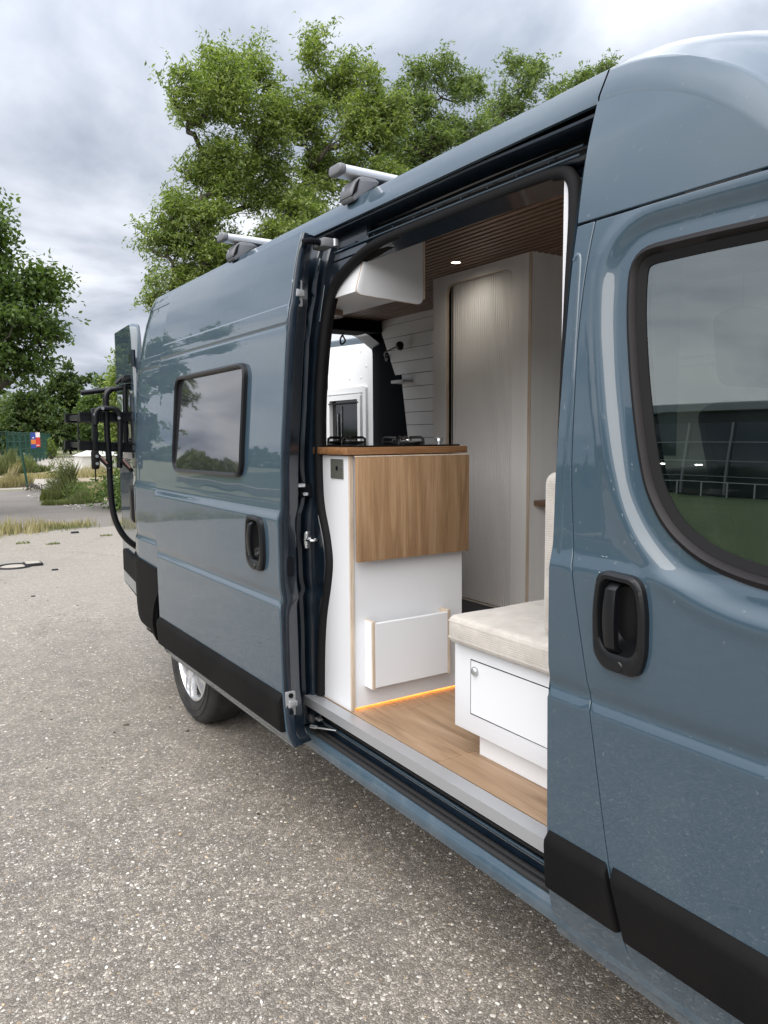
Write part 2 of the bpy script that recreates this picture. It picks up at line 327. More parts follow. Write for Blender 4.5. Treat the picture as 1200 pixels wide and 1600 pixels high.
def merge(*parts):
    V = []; F = []
    for v, f in parts:
        k = len(V); V += [tuple(q) for q in v]; F += [tuple(i + k for i in q) for q in f]
    return V, F
def box(x0, x1, y0, y1, z0, z1, bev=0.0, seg=2, rot=None, piv=None):
    bm = bmesh.new(); bmesh.ops.create_cube(bm, size=1.0)
    for v in bm.verts:
        v.co = Vector(((x0 + x1) / 2 + v.co.x * (x1 - x0), (y0 + y1) / 2 + v.co.y * (y1 - y0), (z0 + z1) / 2 + v.co.z * (z1 - z0)))
    if bev > 0: bmesh.ops.bevel(bm, geom=bm.edges[:], offset=bev, segments=seg, affect='EDGES', profile=0.5)
    bm.verts.index_update()
    V = [v.co.copy() for v in bm.verts]; F = [[v.index for v in f.verts] for f in bm.faces]; bm.free()
    if rot is not None:
        p = Vector(piv) if piv else Vector(((x0 + x1) / 2, (y0 + y1) / 2, (z0 + z1) / 2))
        V = [p + rot @ (v - p) for v in V]
    return [tuple(v) for v in V], F
def frames(path):
    P = [Vector(p) for p in path]; T = []
    for i in range(len(P)):
        a = P[max(i - 1, 0)]; b_ = P[min(i + 1, len(P) - 1)]; T.append((b_ - a).normalized())
    up_ = Vector((0, 0, 1)) if abs(T[0].z) < 0.9 else Vector((0, 1, 0))
    n = (up_ - T[0] * up_.dot(T[0])).normalized(); out = []
    for i in range(len(P)):
        n = (n - T[i] * n.dot(T[i])).normalized(); out.append((P[i], n, T[i].cross(n)))
    return out
def tube(path, r, k=10, cap=True, rr=None):
    fr = frames(path); V = []; F = []
    for i, (p, n, bn) in enumerate(fr):
        rad = rr[i] if rr is not None else r
        for j in range(k):
            a = 2 * pi * j / k; V.append(tuple(p + (n * cos(a) + bn * sin(a)) * rad))
    for i in range(len(fr) - 1):
        for j in range(k):
            F.append((i * k + j, i * k + (j + 1) % k, (i + 1) * k + (j + 1) % k, (i + 1) * k + j))
    if cap: F.append(tuple(range(k))[::-1]); F.append(tuple((len(fr) - 1) * k + j for j in range(k)))
    return V, F
def smoothpath(pts, n=8):
    P = [Vector(p) for p in pts]; out = []
    for i in range(len(P) - 1):
        p0 = P[max(i - 1, 0)]; p1 = P[i]; p2 = P[i + 1]; p3 = P[min(i + 2, len(P) - 1)]
        for k in range(n):
            u = k / n
            out.append(0.5 * ((2 * p1) + (p2 - p0) * u + (2 * p0 - 5 * p1 + 4 * p2 - p3) * u * u + (3 * p1 - p0 - 3 * p2 + p3) * u ** 3))
    out.append(P[-1]); return out
def lathe(profile, axis, centre, k=32, close=False):
    # profile: list of (radius, offset along axis); axis 'x','y','z'
    V = []; F = []; c = Vector(centre)
    for r, h in profile:
        for j in range(k):
            a = 2 * pi * j / k
            if axis == 'x': V.append(tuple(c + Vector((h, r * cos(a), r * sin(a)))))
            elif axis == 'y': V.append(tuple(c + Vector((r * sin(a), h, r * cos(a)))))
            else: V.append(tuple(c + Vector((r * cos(a), r * sin(a), h))))
    n = len(profile)
    for i in range(n - 1 if not close else n):
        for j in range(k):
            a, b_ = i * k, ((i + 1) % n) * k
            F.append((a + j, a + (j + 1) % k, b_ + (j + 1) % k, b_ + j))
    return V, F
def rounded(pts, r=0.03, n=6):
    """closed polygon with rounded corners; pts are (a, b) or (a, b, r)"""
    out = []; m_ = len(pts)
    for i in range(m_):
        p = Vector(pts[i][:2]); rr = pts[i][2] if len(pts[i]) > 2 else r
        a = Vector(pts[i - 1][:2]); c = Vector(pts[(i + 1) % m_][:2])
        u = (a - p); w = (c - p); rr = min(rr, u.length * 0.48, w.length * 0.48)
        if rr < 1e-4: out.append(tuple(p)); continue
        s = p + u.normalized() * rr; e = p + w.normalized() * rr
        for k in range(n + 1):
            q = k / n; out.append(tuple((1 - q) ** 2 * s + 2 * q * (1 - q) * p + q * q * e))
    return out
def dens(poly, step, close=True):
    out = []; m_ = len(poly)
    for i in range(m_ if close else m_ - 1):
        a = Vector(poly[i]); b_ = Vector(poly[(i + 1) % m_]); n = max(1, int(math.ceil((b_ - a).length / step)))
        for k in range(n): out.append(tuple(a + (b_ - a) * k / n))
    if not close: out.append(tuple(poly[-1]))
    return out
def inside(poly, pts):
    P = np.asarray(poly); x = pts[:, 0]; y = pts[:, 1]; r = np.zeros(len(pts), bool)
    for i in range(len(P)):
        x1, y1 = P[i - 1]; x2, y2 = P[i]
        c = ((y1 > y) != (y2 > y))
        with np.errstate(divide='ignore', invalid='ignore'):
            xi = (x2 - x1) * (y - y1) / (y2 - y1) + x1
        r ^= c & (x < xi)
    return r
def distto(poly, pts):
    P = np.asarray(poly); d = np.full(len(pts), 1e9)
    for i in range(len(P)):
        a = P[i - 1]; b_ = P[i]; ab = b_ - a; l2 = (ab ** 2).sum()
        if l2 < 1e-14: continue
        tt = np.clip(((pts - a) @ ab) / l2, 0, 1); q = a + tt[:, None] * ab
        d = np.minimum(d, np.hypot(*(pts - q).T))
    return d
def area2(p): return sum(p[i - 1][0] * p[i][1] - p[i][0] * p[i - 1][1] for i in range(len(p)))
def panel(name, outer, fx, material, parent, holes=(), depth=0.018, res=0.035, zrows=(), mirror=False, yrows=(), edge=0.0025, holedepth=None, kind=None, rings=()):
    """sheet x = fx(y, z) cut to an outline in (y, z), with exact smooth normals and a rolled edge of some depth"""
    loops = [dens(outer, res)] + [dens(h, res * 0.7) for h in holes]
    if area2(loops[0]) < 0: loops[0].reverse()
    for i in range(1, len(loops)):
        if area2(loops[i]) > 0: loops[i].reverse()
    o = np.array(loops[0]); y0, z0 = o.min(0); y1, z1 = o.max(0)
    ys = sorted(set(list(np.arange(y0 + res / 2, y1, res)) + [q for q in yrows if y0 < q < y1]))
    zs = list(np.arange(z0 + res / 2, z1, res))
    zz = [q for q in zs if all(abs(q - r) > 0.008 for r in zrows)] + [q for q in zrows if z0 < q < z1]
    G = np.array([(a, c) for c in sorted(zz) for a in ys])
    if len(G):
        k = inside(loops[0], G)
        for h in loops[1:]: k &= ~inside(h, G)
        G = G[k]
        if len(G):
            d = np.full(len(G), 1e9)
            for lp in loops: d = np.minimum(d, distto(lp, G))
            G = G[d > 0.006]
    V2 = []; E = []
    for lp in loops:
        k = len(V2); V2 += [Vector(p) for p in lp]; E += [(k + i, k + (i + 1) % len(lp)) for i in range(len(lp))]
    for base_, offs in rings:
        bd = dens(base_, .011)
        keepG = distto(base_, G) > max(-q for q in offs) + .008; G = G[keepG]
        RP_ = np.array([p for q in offs for p in inset(bd, q)])
        k = inside(loops[0], RP_)
        for h in loops[1:]: k &= ~inside(h, RP_)
        RP_ = RP_[k]; d = np.full(len(RP_), 1e9)
        for lp in loops: d = np.minimum(d, distto(lp, RP_))
        RP_ = RP_[d > .004]; G = np.concatenate([G, RP_])
    nb = len(V2); V2 += [Vector(p) for p in G]
    r = delaunay_2d_cdt(V2, E, [], 0, 1e-6)
    PV = np.array([tuple(v) for v in r[0]]); T = np.array([f for f in r[2]])
    cen = PV[T].mean(1); k = inside(loops[0], cen)
    for h in loops[1:]: k &= ~inside(h, cen)
    T = T[k]
    def nrm(y, z):
        e = 0.0035 if rings else 0.0012; fy = (fx(y + e, z) - fx(y - e, z)) / (2 * e); fz = (fx(y, z + e) - fx(y, z - e)) / (2 * e)
        return Vector((-1, fy, fz)).normalized()
    V = []; Nn = []; F = []
    for y, z in PV:
        V.append(Vector((fx(y, z), y, z))); Nn.append(nrm(y, z))
    for a, b_, c in T:
        ar = (PV[b_][0] - PV[a][0]) * (PV[c][1] - PV[a][1]) - (PV[c][0] - PV[a][0]) * (PV[b_][1] - PV[a][1])
        F.append((a, c, b_) if ar > 0 else (a, b_, c))
    for li, lp in enumerate(loops):
        dd = depth if (li == 0 or holedepth is None) else holedepth
        m_ = len(lp); base = len(V)
        for i in range(m_):
            p = Vector(lp[i]); tn = (Vector(lp[(i + 1) % m_]) - Vector(lp[i - 1])).normalized()
            on = Vector((tn.y, -tn.x)); o3 = Vector((0, on.x, on.y)); s = Vector((fx(*p), p.x, p.y)); n_ = nrm(*p)
            V += [s, s - n_ * edge * 0.3 + o3 * edge * 0.7, s - n_ * edge + o3 * edge, s - n_ * dd + o3 * edge]
            Nn += [n_, (n_ + o3).normalized(), o3, o3]
        for i in range(m_):
            a = base + 4 * i; b_ = base + 4 * ((i + 1) % m_)
            for q in range(3): F.append((a + q, b_ + q, b_ + q + 1, a + q + 1)[::-1])
    # orient rim faces by their stored normals
    FF = []
    for f in F:
        p = [V[i] for i in f[:3]]; g_ = (p[1] - p[0]).cross(p[2] - p[0]); s_ = sum((Nn[i] for i in f), Vector())
        FF.append(f if g_.dot(s_) >= 0 else f[::-1])
    if mirror:
        V = [Vector((2.05 - v.x, v.y, v.z)) for v in V]; Nn = [Vector((-n_.x, n_.y, n_.z)) for n_ in Nn]; FF = [f[::-1] for f in FF]
    return obj(name, V, FF, material, parent, normals=Nn, kind=kind)
def extr(poly, axis, a0, a1, bev=0.0):
    """prism of a closed 2D polygon: axis 'x' uses (y,z), 'y' uses (x,z), 'z' uses (x,y)"""
    bm = bmesh.new()
    def P3(p, a): return {'x': (a, p[0], p[1]), 'y': (p[0], a, p[1]), 'z': (p[0], p[1], a)}[axis]
    A = [bm.verts.new(P3(p, a0)) for p in poly]; B = [bm.verts.new(P3(p, a1)) for p in poly]
    n = len(poly); bm.faces.new(A); bm.faces.new(B[::-1])
    for i in range(n): bm.faces.new((A[i], B[i], B[(i + 1) % n], A[(i + 1) % n]))
    bmesh.ops.recalc_face_normals(bm, faces=bm.faces[:])
    if bev > 0:
        ed = [e for e in bm.edges if e.calc_face_angle(0) > 0.6]
        bmesh.ops.bevel(bm, geom=ed, offset=bev, segments=2, affect='EDGES', profile=0.5)
    bm.verts.index_update(); V = [tuple(v.co) for v in bm.verts]; F = [[v.index for v in f.verts] for f in bm.faces]; bm.free(); return V, F
def ringprism(outer, inner, axis, a0, a1):
    """frame: two loops with equal point counts"""
    def P3(p, a): return {'x': (a, p[0], p[1]), 'y': (p[0], a, p[1]), 'z': (p[0], p[1], a)}[axis]
    n = len(outer); V = [P3(p, a0) for p in outer] + [P3(p, a0) for p in inner] + [P3(p, a1) for p in outer] + [P3(p, a1) for p in inner]
    F = []
    for i in range(n):
        j = (i + 1) % n
        F += [(i, j, n + j, n + i), (2 * n + j, 2 * n + i, 3 * n + i, 3 * n + j), (i, 2 * n + i, 2 * n + j, j), (n + j, 3 * n + j, 3 * n + i, n + i)]
    return V, F
def loft(poly, path):
    """poly: list of points lists per station"""
    n = len(poly[0]); V = []; F = []
    for st in poly: V += [tuple(p) for p in st]
    for i in range(len(poly) - 1):
        for j in range(n - 1): F.append((i * n + j, i * n + j + 1, (i + 1) * n + j + 1, (i + 1) * n + j))
    return V, F

# ================================================================== THE CAMPERVAN
# ------------------------------------------------------------------ body surface
_kn = [(.20, .075), (.30, .045), (.37, .023), (.43, .006), (.48, -.003), (.60, -.008), (.90, -.013), (.928, -.0135), (.955, -.003), (.990, -.0105), (1.03, -.0125),
       (1.23, -.0140), (1.268, -.0040), (1.32, -.0015), (1.42, .001), (1.60, .013), (1.87, .034), (1.98, .050), (2.13, .079), (2.24, .113), (2.30, .134), (2.40, .18)]
_kz = np.array([k[0] for k in _kn]); _kx = np.array([k[1] for k in _kn])
_h = np.diff(_kz); _d = np.diff(_kx) / _h; _m = np.zeros(len(_kz)); _m[0] = _d[0]; _m[-1] = _d[-1]
for i in range(1, len(_kz) - 1):
    if _d[i - 1] * _d[i] > 0:
        w1, w2 = 2 * _h[i] + _h[i - 1], _h[i] + 2 * _h[i - 1]; _m[i] = (w1 + w2) / (w1 / _d[i - 1] + w2 / _d[i])
_tz = np.arange(.20, 2.40, .0005); _i = np.clip(np.searchsorted(_kz, _tz, side='right') - 1, 0, len(_h) - 1)
_t = (_tz - _kz[_i]) / _h[_i]
_tx = (2 * _t ** 3 - 3 * _t ** 2 + 1) * _kx[_i] + (_t ** 3 - 2 * _t ** 2 + _t) * _h[_i] * _m[_i] + (-2 * _t ** 3 + 3 * _t ** 2) * _kx[_i + 1] + (_t ** 3 - _t ** 2) * _h[_i] * _m[_i + 1]
_gk = np.exp(-(np.arange(-24, 25) / 7.0) ** 2); _gk /= _gk.sum()
_tx = np.convolve(np.pad(_tx, 24, mode='edge'), _gk, 'valid')
def prof(z):
    u = (z - .20) / .0005; i = int(u)
    if i < 0: return .075
    if i >= len(_tx) - 1: return float(_tx[-1]) + (z - 2.40) * .45
    f = u - i; return float(_tx[i] * (1 - f) + _tx[i + 1] * f)
def sst(a, b_, x):
    t = min(max((x - a) / (b_ - a), 0), 1); return t * t * (3 - 2 * t)
def ends(y):
    r = 0.0
    if y > 4.50: r += .17 * (1 - sqrt(max(0, 1 - min(.985, ((y - 4.50) / .31)) ** 2)))
    if y < -.10: r += .30 * ((-.10 - y)) ** 2
    return r
def fbody(y, z): return prof(z) + ends(y)
def grooves(z): return .0055 * math.exp(-((z - 1.897) / .006) ** 2) + .0035 * sst(1.962, 1.968, z)
def fquarter(y, z): return prof(z) + ends(y) + grooves(z)
def fslide(y, z):
    lip = .012 * sst(.47, .44, z)
    return prof(z) - .112 + grooves(z) + lip
ZR = [.44, .47, .905, .915, .925, .935, .945, .955, .965, .975, .985, .995, 1.01, 1.225, 1.235, 1.243, 1.250, 1.257, 1.265, 1.273, 1.285, 1.30, 1.885, 1.89, 1.894, 1.897, 1.90, 1.904, 1.909, 1.955, 1.961, 1.965, 1.969, 1.975]
van = empty('campervan', (1.02, 2.0, 0.0), 'slate blue high roof campervan with its side door slid open beside the kitchen', 'campervan')
# front door window outline (outer edge of its moulding)
WINO = rounded([(1.064, 1.8925, .085), (1.060, 1.760, .05), (1.038, 1.615, .06), (1.010, 1.493, .06), (.984, 1.405, .05), (.935, 1.332, .05), (.862, 1.283, .05), (.77, 1.257, .06), (.60, 1.243, .05), (.20, 1.228, .05), (-.26, 1.215, .05), (-.30, 1.25, .02), (.13, 1.79, .10), (.30, 1.872, .10), (.60, 1.886, .1), (.90, 1.893, .05)], .03, 6)
def inset(poly, d):
    n = len(poly); ccw = area2(poly) > 0; out = []
    for i in range(n):
        t_ = (Vector(poly[(i + 1) % n]) - Vector(poly[i - 1])).normalized(); nn = Vector((-t_.y, t_.x)) if ccw else Vector((t_.y, -t_.x))
        out.append(tuple(Vector(poly[i]) + nn * d))
    return out
WIN2 = inset(WINO, .024); WIN3 = inset(WINO, .036)
_gy = np.arange(-.6, 1.32, .004); _gz = np.arange(1.0, 2.06, .004)
_GG = np.array([(a, c) for c in _gz for a in _gy]); _D = distto(WINO, _GG); _D[inside(WINO, _GG)] = 0
_D = _D.reshape(len(_gz), len(_gy))
def dwin(y, z):
    u = (y + .6) / .004; w = (z - 1.0) / .004
    if u < 0 or w < 0 or u >= len(_gy) - 1 or w >= len(_gz) - 1: return 1.0
    i, j = int(u), int(w); fu, fw = u - i, w - j
    return float((_D[j, i] * (1 - fu) + _D[j, i + 1] * fu) * (1 - fw) + (_D[j + 1, i] * (1 - fu) + _D[j + 1, i + 1] * fu) * fw)
def ffront(y, z):
    d = dwin(y, z); return fbody(y, z) + .013 * (1 - sst(.022, .062, d)) - .004 * math.exp(-((d - .070) / .018) ** 2)
GAP = [(.80, .335), (.852, .358), (.91, .375), (.965, .402), (.990, .430), (1.000, .460), (1.036, .605), (1.078, .838), (1.108, 1.013), (1.148, 1.215), (1.166, 1.38), (1.173, 1.491), (1.178, 1.683), (1.172, 1.832), (1.159, 1.968)]
GAP = [tuple(p) for p in (lambda q: [(v.x, v.y) for v in smoothpath([(a, b_, 0) for a, b_ in q], 4)])(GAP)]
gf = [(a - .0035, b_) for a, b_ in GAP]; gr = [(a + .0035, b_) for a, b_ in GAP]
# front door skin
def hcut(yc, zc_, w, h): return dens(rounded([(yc + w * .74, zc_ + h * .90, .03), (yc + w * .93, zc_ + h * .2, .08), (yc + w * .86, zc_ - h * .66, .05), (yc + w * .5, zc_ - h * .9, .03), (yc - w * .68, zc_ - h * .92, .03), (yc - w * .92, zc_ - h * .5, .05), (yc - w * .93, zc_ + h * .3, .06), (yc - w * .72, zc_ + h * .88, .03)], .03, 5), .012)
door = empty('front_door', (.02, .45, .36)); door.parent = van; door.location = Vector((.02, .45, .36)) - WL['campervan']; 
doorskin = panel('door_skin', gf + [(.62, 1.964), (.30, 1.955), (.12, 1.90), (-.36, 1.26), (-.42, 1.0), (-.42, .60), (-.20, .36)], ffront, 'paint', door, holes=[inset(WINO, .006), hcut(1.014, 1.140, .068, .104)], zrows=ZR[2:22], res=.024, depth=.02, rings=[(WINO, [-.008, -.014, -.020, -.026, -.032, -.038, -.044, -.050, -.056, -.062, -.069, -.076, -.084, -.093, -.103])])
# moulding, inner black band, glass
def band(name, a, b_, fx, offa, offb, m, parent, th=.012, mid=None):
    n = len(a); V = []; F = []; rows = [(a, offa + th), (a, offa)] + ([(mid[0], mid[1])] if mid else []) + [(b_, offb), (b_, offb + th)]
    for lp, of in rows: V += [(fx(*p) + of, p[0], p[1]) for p in lp]
    for r_ in range(len(rows) - 1):
        for i in range(n):
            j = (i + 1) % n; F.append((r_ * n + i, r_ * n + j, (r_ + 1) * n + j, (r_ + 1) * n + i))
    o = obj(name, V, F, m, parent, smooth=50); return o
W0 = dens(WINO, .03)
band('window_moulding', W0, inset(W0, .0205), fbody, .009, .013, 'moulding', door, .022, mid=(inset(W0, .010), .003))
band('window_seal', inset(W0, .021), inset(W0, .038), fbody, .013, .020, 'seal', door, .016)
panel('window_pane', inset(W0, .036), lambda y, z: fbody(y, z) + .022, 'cab_glass', door, res=.05, depth=.004)
# front door handle: cup with a vertical grip
def handle(parent, yc, zc_, fx, w=.068, h=.104, off=0.0):
    """recessed oval cup, wide frame and vertical pull bar; returns part"""
    oo = rounded([(yc + w * .80, zc_ + h, .028), (yc + w * 1.0, zc_ + h * .2, .08), (yc + w * .92, zc_ - h * .72, .05), (yc + w * .55, zc_ - h * .98, .03), (yc - w * .75, zc_ - h * 1.0, .03), (yc - w, zc_ - h * .55, .05), (yc - w * 1.0, zc_ + h * .35, .06), (yc - w * .78, zc_ + h * .96, .03)], .03, 6)
    oo = dens(oo, .008); n = len(oo)
    sc_ = lambda k, kz, dz=0: [(yc + (p[0] - yc) * k, zc_ + dz + (p[1] - zc_) * kz) for p in oo]
    rows = [(oo, .004), (sc_(.985, .99), -.012), (sc_(.90, .93), -.017), (sc_(.78, .80, .006), -.017), (sc_(.71, .73, .010), -.012), (sc_(.66, .68, .012), .010), (sc_(.5, .55, .012), .030)]
    V = []; F = []
    for lp, of in rows: V += [(fx(*p) + of, p[0], p[1]) for p in lp]
    for r_ in range(len(rows) - 1):
        for i in range(n):
            j = (i + 1) % n; F.append((r_ * n + i, r_ * n + j, (r_ + 1) * n + j, (r_ + 1) * n + i))
    F.append(tuple((len(rows) - 1) * n + i for i in range(n)))
    parts = [(V, F)]
    # pull bar standing off the cup, slightly rear of centre
    yb = yc + w * .16; st = []
    for k in range(13):
        u = k / 12; z = zc_ + h * .78 - u * h * 1.38
        o_ = -.022 - .008 * sin(pi * u) + (.014 if k in (0, 12) else 0); hw = .0125 + .002 * sin(pi * u)
        x0 = fx(yb, z) + o_
        st.append([(x0 + .016, yb - hw, z), (x0 + .002, yb - hw, z), (x0, yb - hw + .003, z), (x0 - .001, yb, z), (x0, yb + hw - .003, z), (x0 + .002, yb + hw, z), (x0 + .016, yb + hw, z), (x0 + .016, yb - hw, z)])
    V, F = loft(st, None); F.append(tuple(range(7))); F.append(tuple(12 * 8 + i for i in range(7))[::-1])
    parts.append((V, F))
    V, F = lathe([(0, -.0195), (.010, -.0195), (.012, -.017)], 'x', (fx(yc, zc_ - h * .84), yc - w * .1, zc_ - h * .84), 16)
    parts.append((V, F)); V, F = merge(*parts)
    return obj('door_handle', V, F, 'handle_black', parent, smooth=38)
handle(door, 1.014, 1.140, fbody)
# door cladding
def clad(name, y0, y1, z0, z1, fx, parent, off=-.018, slant=0.0, rake0=0.0, rake1=0.0, mirror=False):
    prof_ = [(z0 - .000, 0.008), (z0, off + .004), (z0 + .004, off), (z1 - .030, off - .002), (z1 - .018, off + .000), (z1 - .006, off + .010), (z1, off + .016), (z1 + .001, .006)]
    st = []; n = max(2, int((y1 - y0) / .06)); ysn = [y0, y0 + .004, y0 + .010] + list(np.linspace(y0 + .03, y1 - .03, n)) + [y1 - .010, y1 - .004, y1]
    for y in ysn:
        e = max(0, 1 - min(y - y0, y1 - y) / .010); rnd = .008 * (1 - sqrt(max(0, 1 - e * e)))
        row = []
        for z, o_ in prof_:
            tz = (z - z0) / (z1 - z0); yy = y + rake0 * (tz) * (1 - (y - y0) / (y1 - y0)) + rake1 * tz * ((y - y0) / (y1 - y0))
            row.append((fx(yy, z) + o_ + rnd, yy, z))
        st.append(row)
    V, F = loft(st, None); k = len(prof_)
    F.append(tuple(range(k))); F.append(tuple(len(V) - k + i for i in range(k))[::-1])
    if mirror: V = [(2.05 - a, b_, c) for a, b_, c in V]
    return obj(name, V, F, 'cladding', parent, smooth=38)
clad('cladding_strip', -.42, .988, .468, .612, ffront, door, rake1=.040)
# ------------------------------------------------------------------ body panels
pil = panel('pillar_panel', [(1.215, .345), (1.215, .60), (1.216, 1.2), (1.214, 1.6), (1.207, 1.968), (gr[-1][0], 1.968)] + gr[::-1], fbody, 'paint', van, zrows=ZR[2:22], res=.026, depth=.035)
clad('cladding_strip', 1.005, 1.213, .476, .612, fbody, van, rake0=.037)
# pressed bead down the pillar
V, F = tube(smoothpath([(fbody(1.178, z) + .006, y, z) for y, z in [(1.207, 1.895), (1.200, 1.905), (1.192, 1.900), (1.189, 1.875), (1.187, 1.80), (1.186, 1.629), (1.190, 1.50), (1.193, 1.38), (1.196, 1.26)]], 5), .0085, 8)
obj('pressed_bead', V, F, 'paint', pil, smooth=60)
def drop(y):
    if y >= 1.25: return 0.0
    if y > .70: return (1.25 - y) ** 2 * 1.0
    return .3025 + (.70 - y) * .62
def zcrease(y): return 2.247 - drop(y)
top = [(1.2175, 2.247)] + [(y, max(zcrease(y), 1.978)) for y in np.arange(1.18, .70, -.03)]
panel('cab_roof_side', [(1.208, 1.978)] + top + [(.66, 1.975), (.9, 1.977)], fbody, 'paint', van, res=.028, depth=.022)
# sill below the opening: outer skin, ledge, stepped well
sill = empty('door_sill', (.03, 1.9, .36)); sill.parent = van; sill.location = Vector((.03, 1.9, .36)) - WL['campervan']
st = []
for y in list(np.linspace(.80, 2.70, 40)):
    st.append([(.10, y, .366), (.050, y, .359), (.030, y, .362), (.022, y, .371), (.0185, y, .3715), (.0165, y, .386), (.0165, y, .396), (.0195, y, .402), (.026, y, .4165), (.030, y, .4215), (.060, y, .423)])
V, F = loft(st, None); obj('sill_skin', V, F, 'paint', sill, smooth=30)
st = []
for y in np.linspace(1.16, 2.60, 30):
    st.append([(.030, y, .4205), (.052, y, .408), (.080, y, .406), (.084, y, .440), (.112, y, .446), (.116, y, .52), (.06, y, .5235), (.06, y, .53)])
V, F = loft(st, None); obj('step_well', V, F, 'shaded_paint', sill, smooth=30)
for (dx, z, r_, m_) in ((.042, .424, .010, 'rubber'), (.066, .424, .009, 'rubber'), (.088, .449, .005, 'paint'), (.102, .455, .006, 'rubber')):
    e0 = 1.222
    V, F = tube(smoothpath([(dx + .0, e0 + .005, z + .05), (dx, e0 + .015, z + .016), (dx, e0 + .05, z + .002), (dx, 1.6, z), (dx, 2.1, z), (dx, 2.48, z)], 6), r_, 8)
    obj('sill_seal', V, F, m_, sill, smooth=60)
V, F = box(.0845, .0865, 1.26, 2.46, .4420, .4445); obj('rail_edge', V, F, 'zinc', sill)
V, F = extr([(.0245, .522), (.0275, .522), (.0275, .5525), (.078, .5495), (.078, .5535), (.0245, .5565)], 'y', 1.216, 2.50)
obj('sill_strip', V, F, 'aluminium', sill)
# ------------------------------------------------------------------ roof: lofted cross-sections
def roofrow(y):
    d = drop(y); zc2_ = zcrease(y); cen = .035 * sst(1.6, .9, y); back = sst(4.55, 4.84, y)
    if zc2_ < 1.978: zc2_ = 1.978
    x0 = prof(zc2_) + ends(y)
    lip = 1 if y > 1.218 else 0
    pts = [(x0 + (.012 if lip else .004), zc2_ - (.004 if lip else .0)), (x0 + (.002 if lip else 0), zc2_ - (.003 if lip else 0))]
    base = [(.120, 2.252), (.1485, 2.318), (.1515, 2.3235), (.158, 2.327), (.170, 2.333), (.21, 2.358), (.27, 2.389), (.36, 2.417), (.48, 2.441), (.58, 2.452), (.66, 2.452), (.74, 2.470 ), (.86, 2.478), (1.025, 2.481)]
    for x, z in base:
        hump = .040 * sst(1.5, .8, y) * sst(.60, .72, x)
        zz = z - d * (1.0 - .20 * sst(.13, .42, x)) + hump - .05 * back
        dx = (x0 - .118) * max(0, 1 - (x - .118) / .5) if y < 1.25 else ends(y) * max(0, 1 - (x - .118) / .5)
        pts.append((x + dx, max(zz, zc2_ + .006 + .05 * (x))))
    full = pts + [(2.05 - x, z) for x, z in pts[-2::-1]]
    return [(x, y, z) for x, z in full]
ys = list(np.arange(.12, 1.19, .04)) + [1.2135]
st = [roofrow(y) for y in ys]; V, F = loft(st, None); obj('cab_roof', V, [f[::-1] for f in F], 'paint', van, smooth=34)
ys = [1.2190] + list(np.arange(1.26, 4.5, .10)) + list(np.arange(4.5, 4.80, .03)) + [4.80]
st = [roofrow(y) for y in ys]; V, F = loft(st, None); obj('roof', V, [f[::-1] for f in F], 'paint', van, smooth=26)
# channel behind the roof edge for the door's top rollers
rail = empty('door_rail', (.17, 1.9, 2.16)); rail.parent = van; rail.location = Vector((.17, 1.9, 2.16)) - WL['campervan']
def chan(pl, y0, y1, n=16):
    st = []
    for y in np.linspace(y0, y1, n):
        dz = -.020 * sst(1.75, 1.22, y) * 0.5
        st.append([(x, y, z + dz) for x, z in pl])
    return loft(st, None)
V, F = chan([(.131, 2.243), (.131, 2.236), (.205, 2.232), (.215, 2.214), (.188, 2.210), (.184, 2.204), (.188, 2.198), (.215, 2.196), (.215, 2.190), (.178, 2.186), (.172, 2.180), (.176, 2.172), (.205, 2.170), (.205, 2.150), (.16, 2.146), (.205, 2.12)], 1.19, 2.66)
obj('rail_channel', V, F, 'shaded_paint', rail, smooth=35)
for x_, z_ in ((.1835, 2.2045), (.1715, 2.180)):
    V, F = tube([(x_, 1.32, z_ - .004), (x_, 1.9, z_), (x_, 2.52, z_)], .0035, 6); obj('rail_lip', V, F, 'paint', rail, smooth=60)
for k, y in enumerate(np.arange(1.42, 2.5, .115)):
    V, F = lathe([(0, -.004), (.0035, -.003), (.0035, .003)], 'x', (.174, y, 2.188), 8); obj('rail_bolt', V, F, 'shaded_paint', rail)
# weather seal right round the opening
SP = [(.070, 1.27, .56), (.070, 1.262, .62), (.074, 1.265, 1.0), (.085, 1.27, 1.5), (.115, 1.285, 1.85), (.150, 1.310, 2.05), (.163, 1.335, 2.125), (.170, 1.40, 2.152), (.172, 1.60, 2.158), (.172, 2.05, 2.158), (.168, 2.22, 2.150), (.160, 2.34, 2.118), (.142, 2.43, 2.06), (.128, 2.462, 1.98), (.108, 2.468, 1.85), (.088, 2.466, 1.65), (.082, 2.462, 1.45), (.082, 2.452, 1.28), (.084, 2.412, 1.16), (.085, 2.396, 1.07), (.084, 2.412, .98), (.082, 2.445, .86), (.080, 2.462, .72), (.078, 2.468, .56)]
V, F = tube(smoothpath(SP, 6), .017, 10); obj('weather_seal', V, F, 'seal', van, smooth=60)
SP2 = [(x + .022, y + (.014 if y > 2.3 else (-.01 if y < 1.3 else 0)), z + (.0 if z < 2.12 else -.012)) for x, y, z in SP]
V, F = tube(smoothpath(SP2, 5), .016, 8); obj('inner_seal', V, F, 'felt', van, smooth=60)
# lining from the seal into the cabin on the rear jamb (follows the seal's wave)
st = []
for (x, y, z) in smoothpath(SP[9:], 4): st.append([(x + .01, y + .012, z), (x + .03, y + .018, z), (x + .045, y + .05, z), (x + .045, y + .30, z)])
V, F = loft(st, None); obj('jamb_lining', V, F, 'black_void', van, smooth=60)
st = []
for (x, y, z) in smoothpath(SP[:7], 4): st.append([(x + .0, y - .012, z), (x + .03, y - .02, z), (x + .05, y - .05, z), (x + .05, y - .14, z)])
V, F = loft(st, None); obj('jamb_lining', V, F, 'fabric_grey', van, smooth=60)
